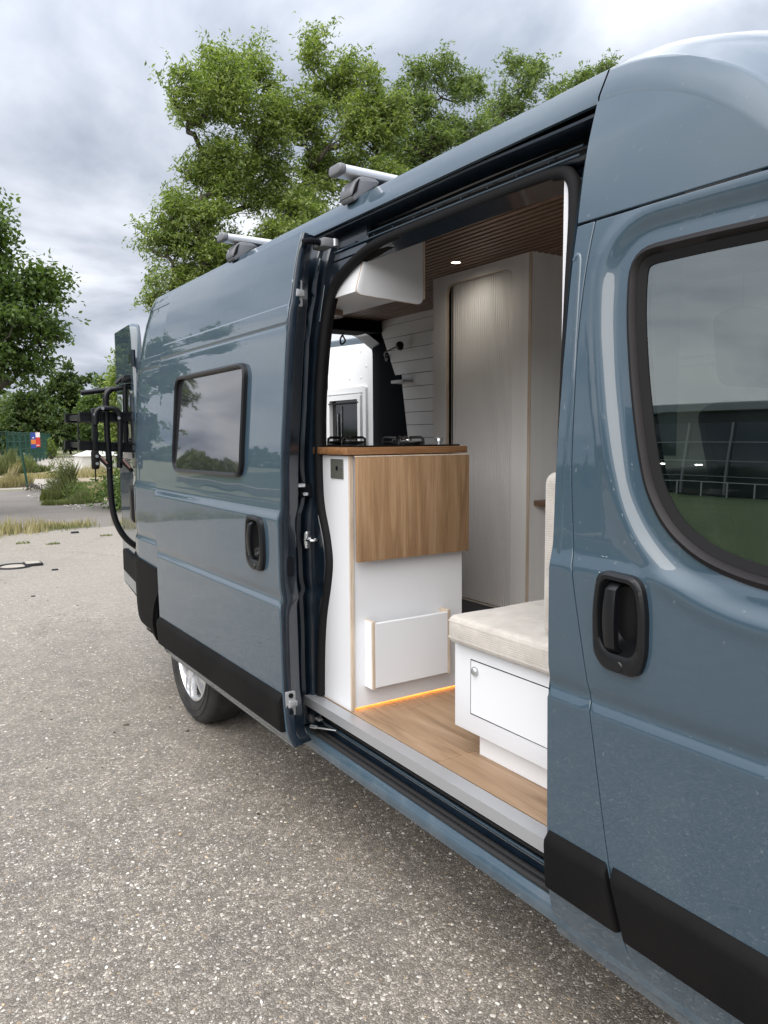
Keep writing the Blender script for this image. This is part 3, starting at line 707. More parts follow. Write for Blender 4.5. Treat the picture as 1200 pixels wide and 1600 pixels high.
# front jamb return behind the pillar panel
st = []
for z in np.linspace(.36, 2.243, 50): st.append([(prof(z) + .004, 1.2195, z), (prof(z) + .035, 1.222, z), (prof(z) + .05, 1.262, z), (prof(z) + .09, 1.262, z)])
V, F = loft(st, None); obj('pillar_return', V, F, 'paint', van, smooth=40)
# rear jamb: pressed steel, stepped in plan
jamb = empty('rear_jamb', (.05, 2.5, .45)); jamb.parent = van; jamb.location = Vector((.05, 2.5, .45)) - WL['campervan']
_sp = [p for p in smoothpath(SP, 6) if p.y > 2.25]
_spz = [p.z for p in _sp][::-1]; _spx = [p.x for p in _sp][::-1]; _spy = [p.y for p in _sp][::-1]
def sealx(z): return float(np.interp(z, _spz, _spx))
def sealy(z): return float(np.interp(z, _spz, _spy))
def jx(z):
    w = 0
    for zc3, zw, a in ((2.02, .035, .010), (1.86, .03, -.008), (1.33, .05, .022), (1.18, .06, -.008), (.80, .10, .008), (1.62, .02, .004)):
        w += a * math.exp(-((z - zc3) / zw) ** 2)
    return w * .55
st = []
for z in np.linspace(.435, 2.236, 120):
    p = prof(z) + .004; w = jx(z)
    st.append([(p, 2.64, z), (p, 2.585, z), (p + .006, 2.572, z), (p + .018, 2.568, z), (p + .024 + w, 2.530, z), (p + .030 + w, 2.522, z), (p + .044 + w * .6, 2.518, z), (p + .050 + w * .6, 2.494, z), (p + .056 + w * .6, 2.488, z), (p + .078, 2.484, z), (max(sealx(z) - .016, p + .079), min(2.482, sealy(z) + .016), z), (max(sealx(z) - .006, p + .081), min(2.482, sealy(z) + .010), z), (sealx(z) + .012, min(2.486, sealy(z) + .014), z), (sealx(z) + .014, 2.53, z)])
V, F = loft(st, None); obj('jamb_pressing', V, F, 'shaded_paint', jamb, smooth=28)
V, F = tube(smoothpath([(prof(z) + dx, 2.516, z) for dx, z in ((.040, 2.16), (.030, 2.05), (.044, 2.02), (.030, 1.96), (.038, 1.90), (.030, 1.84), (.033, 1.70), (.031, 1.5))], 5), .0032, 6); obj('pressed_rib', V, F, 'paint', jamb, smooth=60)
V, F = tube(smoothpath([(prof(z) + .062, 2.485, z) for z in (2.06, 2.0, 1.93)], 3), .003, 6); obj('pressed_rib', V, F, 'paint', jamb, smooth=60)
V, F = box(.010, .062, 2.478, 2.53, 1.300, 1.345, .003); obj('mid_rail_slot', V, F, 'black_void', jamb)
V, F = box(-.075, .022, 2.455, 2.475, 1.338, 1.352, .004); obj('mid_rail_arm', V, F, 'zinc', jamb, smooth=40)
V, F = box(.018, .040, 2.468, 2.480, 1.306, 1.318, .003); obj('roller', V, F, 'zinc', jamb, smooth=40)
# striker loop
V1 = extr(rounded([(.026, 1.112, .01), (.048, 1.112, .01), (.052, 1.145, .012), (.048, 1.176, .01), (.026, 1.176, .01), (.022, 1.145, .01)], .01), 'y', 2.476, 2.482, .001)
V2 = tube(smoothpath([(.030, 2.482, 1.144), (.032, 2.455, 1.144), (.050, 2.445, 1.144), (.066, 2.455, 1.144), (.062, 2.478, 1.144)], 5), .0048, 8)
V3 = lathe([(0, -.003), (.006, -.003), (.006, .002)], 'y', (.037, 2.476, 1.122), 10); V4 = lathe([(0, -.003), (.006, -.003), (.006, .002)], 'y', (.037, 2.476, 1.166), 10)
V, F = merge(V1, V2, V3, V4); obj('door_striker', V, F, 'chrome', jamb, smooth=40)
# upper and lower roller arms
V, F = tube(smoothpath([(-.010, 2.385, 2.172), (.02, 2.38, 2.180), (.065, 2.39, 2.180)], 5), .0115, 8)
arm = obj('roller_arm', V, F, 'black_void', van, smooth=50)
V, F = box(.055, .10, 2.36, 2.44, 2.165, 2.195, .005); obj('arm_bracket', V, F, 'foot_grey', arm, smooth=40)
V, F = lathe([(0, -.012), (.013, -.012), (.013, .012), (0, .012)], 'z', (.105, 2.37, 2.182), 14); obj('roller', V, F, 'zinc', arm, smooth=40)
V, F = merge(tube([(.02, 2.43, .458), (.07, 2.34, .462)], .0035, 8), tube([(.018, 2.44, .458), (.030, 2.415, .459)], .007, 8), box(.03, .05, 2.40, 2.43, .485, .492, .002))
obj('lower_stay', V, F, 'zinc', van, smooth=40)
# ------------------------------------------------------------------ rear quarter, wheel arch
WY, WR = 3.905, .345
arch = [(WY + .43 * cos(a), .345 + .43 * sin(a)) for a in np.linspace(0, pi, 24)]
panel('quarter_panel', [(2.60, .345), (2.60, 2.24), (4.79, 2.24), (4.79, .43), (4.60, .40)] + [(a, max(c, .40)) for a, c in arch] + [(3.40, .345)], fquarter, 'paint', van, zrows=ZR, res=.045, depth=.02)
def fclad(y, z): return fquarter(y, z) - .014
ar = [(WY + .40 * cos(a), .345 + .40 * sin(a)) for a in np.linspace(.05, pi * .60, 16)]
panel('quarter_cladding', [(4.795, .60), (4.79, .835), (4.55, .815), (4.2, .80)] + [(3.92, .80), (3.80, .76)] + ar[::-1] + [(4.36, .42), (4.55, .43), (4.70, .48)], fclad, 'cladding', van, res=.04, depth=.02)
# wheel well and chassis, dark
st = []
for x in (.06, .40):
    st.append([(x, WY + .44 * cos(a), .36 + .43 * sin(a)) for a in np.linspace(0, pi, 16)])
V, F = loft(st, None); V2, F2 = box(.39, .40, 3.45, 4.36, .30, .80); V, F = merge((V, F), (V2, F2)); obj('wheel_well', V, F, 'black_void', van, smooth=60)
V, F = box(.12, 1.93, -.9, 4.70, .30, .50); obj('underbody', V, F, 'black_void', van)
V, F = merge(box(.30, .36, 1.2, 3.4, .24, .31), tube([(.5, 1.0, .26), (.52, 4.6, .27)], .045, 8)); obj('chassis_rail', V, F, 'black_void', van)
# wheels
def wheel(y, x0, parent, sgn=1):
    w = empty('wheel', (x0, y, .345)); w.parent = parent; w.location = Vector((x0, y, .345)) - WL[parent.name]
    c = (x0, y, .345); s = sgn
    tp = [(.225, .028), (.232, .012), (.245, .004), (.275, .000), (.300, .003), (.318, .012), (.332, .020), (.340, .032), (.3445, .045), (.345, .10), (.3445, .17), (.338, .190), (.325, .205), (.29, .21), (.225, .20)]
    V, F = lathe([(r_, h * s) for r_, h in tp], 'x', c, 56, True); V1 = (V, F)
    rib = []
    for r_ in (.262, .292): rib.append(lathe([(r_, .003 * s), (r_ + .003, -.0025 * s), (r_ + .007, -.0025 * s), (r_ + .010, .003 * s)], 'x', c, 48))
    V, F = merge(V1, *rib); obj('tyre', V, F, 'tyre', w, smooth=50)
    V, F = lathe([(r_, h * s) for r_, h in [(.228, .030), (.224, .012), (.214, .010), (.206, .020), (.203, .06)]], 'x', c, 48); obj('rim', V, F, 'rim', w, smooth=40)
    V, F = lathe([(.2035, .060 * s), (.19, .085 * s), (.03, .09 * s)], 'x', c, 40); obj('rim_back', V, F, 'black_void', w, smooth=40)
    for k in range(5):
        a0 = 2 * pi * k / 5 + .35; parts = []
        for dlt in (-.20, .20):
            a = a0 + dlt; st = []
            for u in np.linspace(0, 1, 6):
                r_ = .05 + .165 * u; aa = a0 + dlt * (1.15 - .25 * u) ; hw = .019 - .004 * u; h = (.012 + .014 * (1 - u) - .012 * sin(pi * u)) * s
                cx2, cz2 = sin(aa) * r_, cos(aa) * r_; tx, tz = cos(aa), -sin(aa)
                st.append([(x0 + h + .03 * s, y + cx2 - tx * hw, .345 + cz2 - tz * hw), (x0 + h, y + cx2 - tx * hw * .8, .345 + cz2 - tz * hw * .8), (x0 + h, y + cx2 + tx * hw * .8, .345 + cz2 + tz * hw * .8), (x0 + h + .03 * s, y + cx2 + tx * hw, .345 + cz2 + tz * hw)])
            parts.append(loft(st, None))
        V, F = merge(*parts); obj('spoke', V, F, 'rim', w, smooth=35)
    V, F = lathe([(0, .008 * s), (.028, .010 * s), (.034, .016 * s), (.060, .022 * s), (.064, .05 * s)], 'x', c, 28); obj('hub_cap', V, F, 'rim', w, smooth=40)
    V, F = lathe([(.06, .088 * s), (.19, .090 * s), (.19, .12 * s)], 'x', c, 28); obj('brake_disc', V, F, 'black_void', w, smooth=40)
    V, F = lathe([(0, .0065 * s), (.018, .0068 * s), (.019, .010 * s)], 'x', (x0, y, .345), 18); obj('centre_badge', V, F, 'lamp_red', w, smooth=40)
wheel(WY, .060, van); wheel(WY, 1.99, van, -1); wheel(-.13, .075, van); wheel(-.13, 1.975, van, -1)
# ------------------------------------------------------------------ far side, rear frame, nose
panel('far_side_panel', [(-.42, .345), (-.42, .95), (-.36, 1.22), (.10, 1.86), (.30, 1.955), (.66, 1.972)] + [(y, max(zcrease(y), 1.972)) for y in np.arange(.72, 1.25, .06)] + [(4.79, 2.245), (4.79, .43), (4.40, .40)] + [(a, max(c, .40)) for a, c in arch] + [(3.40, .345)], fbody, 'paint', van, holes=[WINO, rounded([(2.4, 1.36), (3.2, 1.36), (3.2, 1.78), (2.4, 1.78)], .05)], mirror=True, res=.08)
panel('far_window_pane', inset(W0, -.004), lambda y, z: fbody(y, z) + .012, 'clear_glass', van, mirror=True, res=.1, depth=.004)
panel('far_window_pane', rounded([(2.39, 1.35), (3.21, 1.35), (3.21, 1.79), (2.39, 1.79)], .05), lambda y, z: fbody(y, z) + .010, 'dark_acrylic', van, mirror=True, res=.1, depth=.01)
# rear frame round the open doorway
def xz_out(z, d): return prof(z) + ends(4.78) + d
oz = [(xz_out(z, .0), z) for z in np.linspace(.44, 2.245, 26)] + [(.30, 2.345), (.42, 2.37), (.60, 2.395), (1.025, 2.43)]
iz = [(xz_out(z, .10) + .0, z) for z in np.linspace(.56, 2.14, 26)] + [(.40, 2.215), (.46, 2.235), (.62, 2.245), (1.025, 2.25)]
def mir(q): return q + [(2.05 - x, z) for x, z in q[-2::-1]]
O = mir(oz); I = mir(iz); n = len(O); V = []; F = []
for y, lp in ((4.60, I), (4.755, I), (4.765, I), (4.80, O), (4.76, O)):
    g_ = 0
    V += [(x, y, z) for x, z in lp]
for r_ in range(4):
    for i in range(n - 1): F.append((r_ * n + i, r_ * n + i + 1, (r_ + 1) * n + i + 1, (r_ + 1) * n + i))
obj('rear_frame', V, F, 'shaded_paint', van, smooth=40)
V, F = extr([(4.70, .30), (4.83, .30), (4.85, .36), (4.85, .50), (4.80, .56), (4.70, .56)], 'x', .10, 1.95, .015); obj('rear_bumper', V, F, 'cladding', van, smooth=40)
# nose: bonnet, windscreen, dash, front end
def nosew(y): return .04 + .30 * (max(0, -.10 - y)) ** 2
st = []
for y, z in ((-.42, 1.16), (-.62, 1.10), (-.85, 1.00), (-1.05, .87), (-1.16, .72), (-1.22, .55), (-1.20, .36)):
    w = nosew(y); st.append([(w, y, z - .18), (w + .03, y, z - .05), (w + .12, y, z)] + [(x, y, z + .03) for x in (.5, 1.025, 1.55)] + [(2.05 - w - .12, y, z), (2.05 - w - .03, y, z - .05), (2.05 - w, y, z - .18)])
V, F = loft(st, None); obj('bonnet', V, F, 'paint', van, smooth=50)
for mi in (False, True): panel('front_wing', [(-.43, .36), (-.43, 1.10), (-.62, 1.02), (-.85, .92), (-1.10, .72), (-1.18, .50), (-1.14, .30), (-.60, .30)] + [(-.13 - .42 * cos(a), .345 + .40 * sin(a)) for a in np.linspace(0, .75, 6)][::1], lambda y, z: fbody(y, z) - .001, 'paint', van, mirror=mi, res=.08)
V, F = extr([(-1.24, .22), (-1.10, .20), (-1.05, .55), (-1.24, .55), (-1.28, .40)], 'x', .22, 1.83, .02); obj('front_bumper', V, F, 'cladding', van, smooth=40)
for x in (.30, 1.50): V, F = box(x, x + .26, -1.20, -1.05, .62, .80, .04); obj('headlight', V, F, 'lamp_clear', van, smooth=50)
zt = 2.0
V = [(.16, .12, 1.97), (1.89, .12, 1.97), (1.97, -.42, 1.17), (.08, -.42, 1.17)]; V += [(1.025, .08, 2.02), (1.025, -.50, 1.19)]
obj('windscreen', V, [(0, 4, 5, 3), (4, 1, 2, 5)], 'clear_glass', van)
V, F = merge(tube([(.10, .13, 1.95), (.05, -.42, 1.18)], .035, 8), tube([(1.95, .13, 1.95), (2.0, -.42, 1.18)], .035, 8), tube([(.10, .12, 1.975), (1.025, .08, 2.03), (1.95, .12, 1.975)], .03, 8)); obj('windscreen_frame', V, F, 'shaded_paint', van, smooth=50)
V, F = extr([(-.45, .80), (-.02, .80), (.02, 1.02), (-.06, 1.12), (-.42, 1.17)], 'x', .12, 1.93, .02); obj('dashboard', V, F, 'dash_plastic', van, smooth=40)
ca, sa = cos(radians(60)), sin(radians(60)); V = []; 
pth = [(1.50 + .19 * cos(a), .12 + .19 * sin(a) * ca, 1.14 + .19 * sin(a) * sa) for a in np.linspace(0, 2 * pi, 25)]
V, F = merge(tube(pth, .014, 8, False), tube([(1.32, .12, 1.14), (1.68, .12, 1.14)], .016, 6), tube([(1.5, .12, 1.14), (1.5, .0, 1.0)], .02, 6)); obj('steering_wheel', V, F, 'dash_plastic', van, smooth=60)
V, F = box(.06, 1.99, -.4, 1.24, .50, .545); obj('cab_floor', V, F, 'felt', van)
V, F = merge(box(.16, 1.89, .20, 1.18, 1.955, 1.965), box(.42, .92, .24, .42, 1.86, 1.955, .02), box(1.15, 1.65, .24, .42, 1.86, 1.955, .02)); obj('cab_headliner', V, F, 'fabric_grey', van, smooth=40)
# ------------------------------------------------------------------ sliding door, open
sdo = empty('sliding_door', (-.08, 3.05, .43)); sdo.parent = van; sdo.location = Vector((-.08, 3.05, .43)) - WL['campervan']
DR = 3.79
sk = [(2.352, .432), (2.372, .52), (2.385, .62), (2.386, 1.0), (2.386, 1.6), (2.392, 1.9), (2.405, 2.215), (DR, 2.222), (DR, .60), (DR - .02, .50), (DR - .10, .432)]
SW = rounded([(2.690, 1.368), (3.490, 1.362), (3.490, 1.793), (2.690, 1.797)], .065, 8)
panel('door_skin', sk, fslide, 'paint', sdo, holes=[inset(SW, .012), hcut(2.562, 1.138, .078, .100)], zrows=ZR, res=.034, depth=.018, edge=.003)
S0 = dens(SW, .03)
band('window_frame', S0, inset(S0, .016), fslide, -.015, -.015, 'handle_black', sdo, .022, mid=(inset(S0, .008), -.020))
panel('window_pane', inset(S0, .0155), lambda y, z: fslide(2.9, 1.36) + (z - 1.36) * .0925 - .013 - .004 * sin(pi * min(max((z - 1.36) / .43, 0), 1)) * sin(pi * min(max((y - 2.69) / .8, 0), 1)), 'dark_acrylic', sdo, res=.05, depth=.006)
V, F = box(-.122, -.116, 2.95, 3.45, 1.762, 1.766, .001); 
clad('cladding_strip', 2.372, DR, .488, .622, fslide, sdo, off=-.020, rake0=.012)
handle(sdo, 2.562, 1.138, fslide, w=.078, h=.100)
st = []
for z in np.linspace(.436, 2.21, 90):
    p = fslide(2.386, z); yb = 2.386 if z > .62 else 2.352 + (z - .432) / .188 * .034
    if z > 1.9: yb = 2.386 + (z - 1.9) / .31 * .019
    w = .006 * math.exp(-((z - 1.18) / .10) ** 2) + .008 * math.exp(-((z - .95) / .05) ** 2)
    tp = 1 - .25 * sst(1.9, 2.2, z)
    st.append([(p + .004, yb - .002, z), (p + .010, yb - .006, z), (p + .034 * tp + w, yb - .003, z), (p + .040 * tp + w, yb + .006, z), (p + .074 * tp, yb + .014, z), (p + .082 * tp, yb + .022, z), (p + .086 * tp, yb + .05, z), (p + .088 * tp, 3.0, z), (p + .088 * tp, DR - .01, z), (p + .004, DR - .003, z)])
V, F = loft(st, None); k = 10; F.append(tuple(range(k))); F.append(tuple(len(V) - k + i for i in range(k))[::-1]); obj('inner_frame', V, F, 'shaded_paint', sdo, smooth=45)
def latch(z, tilt):
    x0 = fslide(2.39, z) + .026; yb = 2.384 + (.016 if z > 1.9 else -.006)
    V1 = extr(rounded([(x0 - .019, z - .044), (x0 + .019, z - .044), (x0 + .019, z + .044), (x0 - .019, z + .044)], .006), 'y', yb - .005, yb + .002, .001)
    V2 = extr(rounded([(x0 - .012, z - .014), (x0 + .023, z - .010), (x0 + .023, z + .010), (x0 - .008, z + .014)], .005), 'y', yb - .014, yb - .004, .003)
    sc2 = [lathe([(0, -.004), (.0085, -.004), (.0085, .003)], 'y', (x0, yb - .006, z + s * .030), 14) for s in (-1, 1)]
    V, F = merge(V1, V2, *sc2); nb = len(V1[1]) + len(V2[1])
    o = obj('latch_plate', V, F, 'aluminium', sdo, smooth=40, mats=['aluminium', 'black_void'], midx=[0 if i < nb else 1 for i in range(len(F))])
latch(2.005, 0); latch(.585, 0)
V, F = extr(rounded([(-.092, 1.035), (-.068, 1.035), (-.068, 1.105), (-.092, 1.105)], .011), 'y', 2.3795, 2.40); obj('latch_slot', V, F, 'black_void', sdo)
# ------------------------------------------------------------------ rear doors
def leafdoor(name, hinge, ang, sgn):
    """sgn +1: near-side door hinged at low x.  Local axes: u along the closed door towards the middle, outward normal +Y when closed"""
    e = empty(name, hinge); e.parent = van; e.location = Vector(hinge) - WL['campervan']
    ux = Vector((sgn * cos(ang), sin(ang), 0)); nx = Vector((-sgn * sin(ang), cos(ang), 0))   # u axis, outward face normal
    H = Vector(hinge)
    def P(u, w, z): 
        v = H + ux * u + nx * w; return (v.x, v.y, z)
    return e, P
def leafshape(u0, u1, z0, z1, r=.14):
    def lean(z): return max(0, prof(z) + .012) * .9
    L_ = [(u0 + lean(z), z) for z in np.linspace(z0, z1 - r * .7, 14)]
    return L_ + rounded([(u0 + lean(z1 - r * .6), z1 - r * .65, 0), (u0 + lean(z1) + .015, z1, r), (u1, z1 + .03, .02), (u1, z0, .03), (u0, z0, .03)], .03)[1:-1]
def slab(poly, P, w0, w1, edge=.012):
    n = len(poly); cen = Vector((sum(p[0] for p in poly) / n, sum(p[1] for p in poly) / n))
    ins = inset(poly, edge); V = [P(p[0], w0, p[1]) for p in ins] + [P(p[0], w0 + (w1 - w0) * .15, p[1]) for p in poly] + [P(p[0], w1 - (w1 - w0) * .3, p[1]) for p in poly] + [P(p[0], w1, p[1]) for p in ins]
    F = [tuple(range(n))[::-1], tuple(3 * n + i for i in range(n))]
    for r_ in range(3):
        for i in range(n): j = (i + 1) % n; F.append((r_ * n + i, r_ * n + j, (r_ + 1) * n + j, (r_ + 1) * n + i))
    return V, F
def pbox(P, u0, u1, w0, w1, z0, z1):
    V = [P(u, w, z) for z in (z0, z1) for w in (w0, w1) for u in (u0, u1)]
    return V, [(0, 1, 3, 2), (4, 6, 7, 5), (0, 4, 5, 1), (2, 3, 7, 6), (0, 2, 6, 4), (1, 5, 7, 3)]
# near-side door with the bike rack
rd, RP = leafdoor('rear_door', (.10, 4.83, .5), radians(83), 1)
shp = leafshape(.0, .86, .46, 2.235)
V, F = slab(shp, RP, -.05, .012); obj('door_skin', V, F, 'paint', rd, smooth=35, kind=None)
V, F = slab(inset(shp, .05), RP, -.058, -.050, .004); obj('door_lining', V, F, 'white_lining', rd, smooth=35)
V, F = slab(rounded([(.16, 1.37), (.76, 1.37), (.76, 1.83), (.16, 1.83)], .05), RP, .010, .022, .010); obj('window_pane', V, F, 'dark_acrylic', rd, smooth=35)
for z in (.80, 1.36, 2.0):
    V, F = merge(pbox(RP, -.03, .09, .008, .032, z - .03, z + .03), tube([RP(-.03, .02, z - .05), RP(-.03, .02, z + .05)], .014, 8)); obj('hinge', V, F, 'shaded_paint', rd, smooth=40)
V, F = slab(rounded([(.05, .98), (.17, .98), (.17, 1.22), (.05, 1.22)], .05), RP, .010, .050, .02); obj('door_handle', V, F, 'handle_black', rd, smooth=35)
V, F = slab(rounded([(-.02, .58), (.70, .58), (.70, .74), (-.02, .74)], .02), RP, .010, .034, .010); obj('cladding_strip', V, F, 'cladding', rd, smooth=35)
# far-side door: lined white inside, with a framed window
ld, LP = leafdoor('rear_door', (1.955, 4.83, .5), radians(91), -1)
shp = leafshape(.0, .90, .46, 2.275)
V, F = slab(shp, LP, -.045, .012); obj('door_skin', V, F, 'paint', ld, smooth=35)
inn = [(u + .0, z) for u, z in inset(shp, .055)]
V, F = slab(inn, LP, -.056, -.044, .005); lin = obj('door_lining', V, F, 'white_lining', ld, smooth=35)
def rframe(P, u0, u1, z0, z1, t_, w0, w1, r=.02):
    a = rounded([(u0, z0), (u1, z0), (u1, z1), (u0, z1)], r, 4); b_ = rounded([(u0 + t_, z0 + t_), (u1 - t_, z0 + t_), (u1 - t_, z1 - t_), (u0 + t_, z1 - t_)], r * .6, 4)
    n = len(a); V = []; F = []
    for lp, w in ((a, w0), (a, w1), (b_, w1), (b_, w0)): V += [P(p[0], w, p[1]) for p in lp]
    for r_ in range(3):
        for i in range(n): j = (i + 1) % n; F.append((r_ * n + i, r_ * n + j, (r_ + 1) * n + j, (r_ + 1) * n + i))
    return V, F
V, F = rframe(LP, .20, .86, 1.32, 1.90, .045, -.056, -.078); obj('window_frame', V, F, 'white_plastic', ld, smooth=30)
V, F = rframe(LP, .262, .80, 1.36, 1.845, .040, -.056, -.092); obj('blind_frame', V, F, 'white_plastic', ld, smooth=30)
V, F = pbox(LP, .285, .775, -.093, -.088, 1.775, 1.785); obj('blind_bar', V, F, 'moulding', ld)
V, F = pbox(LP, .30, .765, -.060, -.057, 1.40, 1.81); obj('window_pane', V, F, 'hob_glass', ld)
V, F = merge(tube([LP(.66, -.066, 1.40), LP(.66, -.066, 1.70)], .006, 6), tube([LP(.60, -.066, 1.40), LP(.60, -.066, 1.76)], .004, 6)); obj('window_stay', V, F, 'chrome', ld, smooth=60)
for u, z in ((.30, 2.17), (.52, 2.19), (.22, 2.05), (.30, 1.97), (.48, 1.97), (.70, 2.19)):
    V, F = lathe([(0, .0), (.010, .0), (.006, -.004), (0, -.005)], 'x', LP(u, -.0565, z), 10); obj('lining_stud', V, F, 'white_plastic', ld)
for z in (.9, 1.42, 1.86):
    V, F = tube([LP(-.03, .0, z - .05), LP(-.03, .0, z + .05)], .016, 8); obj('hinge', V, F, 'shaded_paint', ld, smooth=50)
V, F = merge(tube(smoothpath([(1.50, 4.70, 2.26), (1.505, 4.72, 2.22), (1.53, 4.73, 2.185), (1.505, 4.74, 2.16), (1.49, 4.73, 2.19), (1.50, 4.72, 2.22)], 4), .006, 6)); obj('door_hook', V, F, 'seal', van, smooth=60)

# ================================================================== CABIN
def part(par, name, vf, m, smooth=None, **k): return obj(name, vf[0], vf[1], m, par, smooth=smooth, **k)
# floor of planks
fl = obj('cabin_floor', *box(.10, 1.80, 1.22, 4.60, .535, .548), 'felt', van)
w = .178
pl0 = None
for i in range(10):
    x0 = .0865 + i * w; x1 = min(x0 + w - .0015, 1.80); cuts = [1.21, 1.21 + (.35 + .27 * i) % 1.22, 0, 4.6]; cuts = [1.21, 1.21 + (.45 + .41 * i) % 1.22 + .10]; 
    while cuts[-1] + 1.22 < 4.6: cuts.append(cuts[-1] + 1.22)
    cuts.append(4.6)
    for a, c in zip(cuts[:-1], cuts[1:]):
        if c - a > .05: part(fl, 'plank', box(x0, x1, a, c - .0012, .547, .5515, .0007, 1), 'floor_wood')
# ceiling: felt with walnut slats, lamp in it
ce = obj('ceiling', *box(.30, 1.78, 1.22, 4.62, 2.326, 2.345), 'felt', van)
first = None
for i in range(36):
    x = .375 + i * .0385
    if first is None: first = part(ce, 'slat', box(x, x + .0230, 1.30, 4.60, 2.306, 2.326, .0015, 1), 'walnut', origin=(x, 2.9, 2.31))
    else: dup(first, (i * .0385, 0, 0))
st = []
for y in np.linspace(1.25, 4.6, 8): st.append([(.175, y, 2.165), (.20, y, 2.22), (.27, y, 2.29), (.37, y, 2.325)])
part(van, 'ceiling_cove', loft(st, None), 'felt', 60)
# far wall: white lining low, shiplap above
part(van, 'wall_lining', box(1.815, 1.83, .9 + .35, 4.74, .55, 2.33), 'black_void')
part(van, 'wall_lining', box(1.79, 1.81, 1.25, 3.22, .55, 2.33), 'white_lining')
wp = obj('wall_panelling', *box(1.80, 1.812, 3.15, 4.27, .55, 2.32), 'felt', van)
def yend(z): return 4.568 - (2.302 - z) * .475 if z > 1.885 else 4.315 - (1.868 - z) * .10
for i in range(17):
    z0 = .92 + i * .0842; z1 = min(z0 + .0812, 2.309); xo = lambda z: 1.700 + (2.3 - z) * .058
    if z1 < z0 + .02: break
    ya, yb_ = yend(z0 + .002), yend(z1 - .002)
    if z0 < 1.885 < z1: yb_ = ya
    V = []
    for (x, t_) in ((0, 0), (.010, 1)):
        V += [(xo(z0) + x, 3.15, z0), (xo(z0) + x, ya, z0), (xo(z1) + x, yb_, z1), (xo(z1) + x, 3.15, z1)]
    F = [(0, 3, 2, 1), (4, 5, 6, 7), (0, 1, 5, 4), (1, 2, 6, 5), (2, 3, 7, 6), (3, 0, 4, 7)]
    bm = bmesh.new(); vv = [bm.verts.new(v) for v in V]; [bm.faces.new([vv[q] for q in f]) for f in F]
    bmesh.ops.bevel(bm, geom=bm.edges[:], offset=.0016, segments=1, affect='EDGES'); bm.verts.index_update()
    part(wp, 'plank', ([v.co.copy() for v in bm.verts], [[v.index for v in f.verts] for f in bm.faces]), 'shiplap'); bm.free()
part(wp, 'wall_ledge', box(1.655, 1.735, 4.20, 4.345, 1.868, 1.888, .003), 'white_laminate', 40)
part(wp, 'corner_bead', box(1.690, 1.722, 3.195, 3.203, .92, 2.31, .001), 'white_laminate')
# dark lining around the rear doorway
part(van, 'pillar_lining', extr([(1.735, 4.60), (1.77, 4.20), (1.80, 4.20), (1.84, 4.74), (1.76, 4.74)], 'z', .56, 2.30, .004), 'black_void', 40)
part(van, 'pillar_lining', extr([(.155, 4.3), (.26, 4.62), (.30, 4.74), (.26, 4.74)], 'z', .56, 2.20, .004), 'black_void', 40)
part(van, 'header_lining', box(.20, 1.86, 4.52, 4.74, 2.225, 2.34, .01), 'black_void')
part(van, 'side_lining', box(.105, .135, 2.62, 4.5, .55, 2.05), 'walnut')
# ---- kitchen unit
ku = empty('kitchen_unit', (.34, 2.8, .552), 'white kitchen unit with plywood edges under an oak worktop, just inside the side doorway', 'kitchen unit')
part(ku, 'side_panel', box(.088, .1025, 2.2665, 3.34, .552, 1.452, .0006, 1), 'white_laminate')
part(ku, 'plywood_edge', box(.0875, .1035, 2.259, 2.2665, .552, 1.452, .0008, 1), 'ply_edge')
part(ku, 'front_panel', box(.1045, .586, 2.264, 2.280, .5605, 1.452, .0006, 1), 'white_laminate')
part(ku, 'inner_side_panel', box(.571, .586, 2.2805, 3.34, .566, 1.452), 'white_laminate')
wt = part(ku, 'worktop', box(.070, .594, 2.243, 3.36, 1.4555, 1.4805, .003), 'oak_top', 40)
R3 = Matrix.Rotation(radians(1.3), 3, 'X')
part(ku, 'folding_table', box(.0985, .586, 2.222, 2.240, 1.088, 1.4475, .0022, 2), 'oak', 40)
part(ku, 'hinge_strip', box(.0975, .585, 2.2225, 2.2395, 1.4478, 1.4520, .0005, 1), 'ply_edge')
bf = part(ku, 'storage_box', box(.1585, .477, 2.212, 2.226, .638, .868, .001, 1), 'white_laminate')
part(bf, 'cheek', box(.1455, .1585, 2.212, 2.2635, .634, .876, .001, 1), 'ply_edge'); part(bf, 'cheek', box(.477, .490, 2.212, 2.2635, .634, .876, .001, 1), 'ply_edge')
part(bf, 'cheek_face', box(.1442, .1454, 2.216, 2.2635, .635, .875), 'white_laminate')
sk_ = part(ku, 'socket_plate', box(.0835, .0879, 2.297, 2.383, 1.372, 1.440, .0012, 1), 'socket', 30)
part(sk_, 'socket_hole', lathe([(0, -.0012), (.007, -.0012), (.009, 0)], 'x', (.0835, 2.338, 1.408), 14), 'black_void')
for y in (2.304, 2.376): part(sk_, 'screw', lathe([(0, -.001), (.0035, -.001), (.0035, 0)], 'x', (.0835, y, 1.406), 10), 'chrome')
part(ku, 'plinth_light', box(.106, .570, 2.2840, 2.2880, .5525, .5590), 'led')
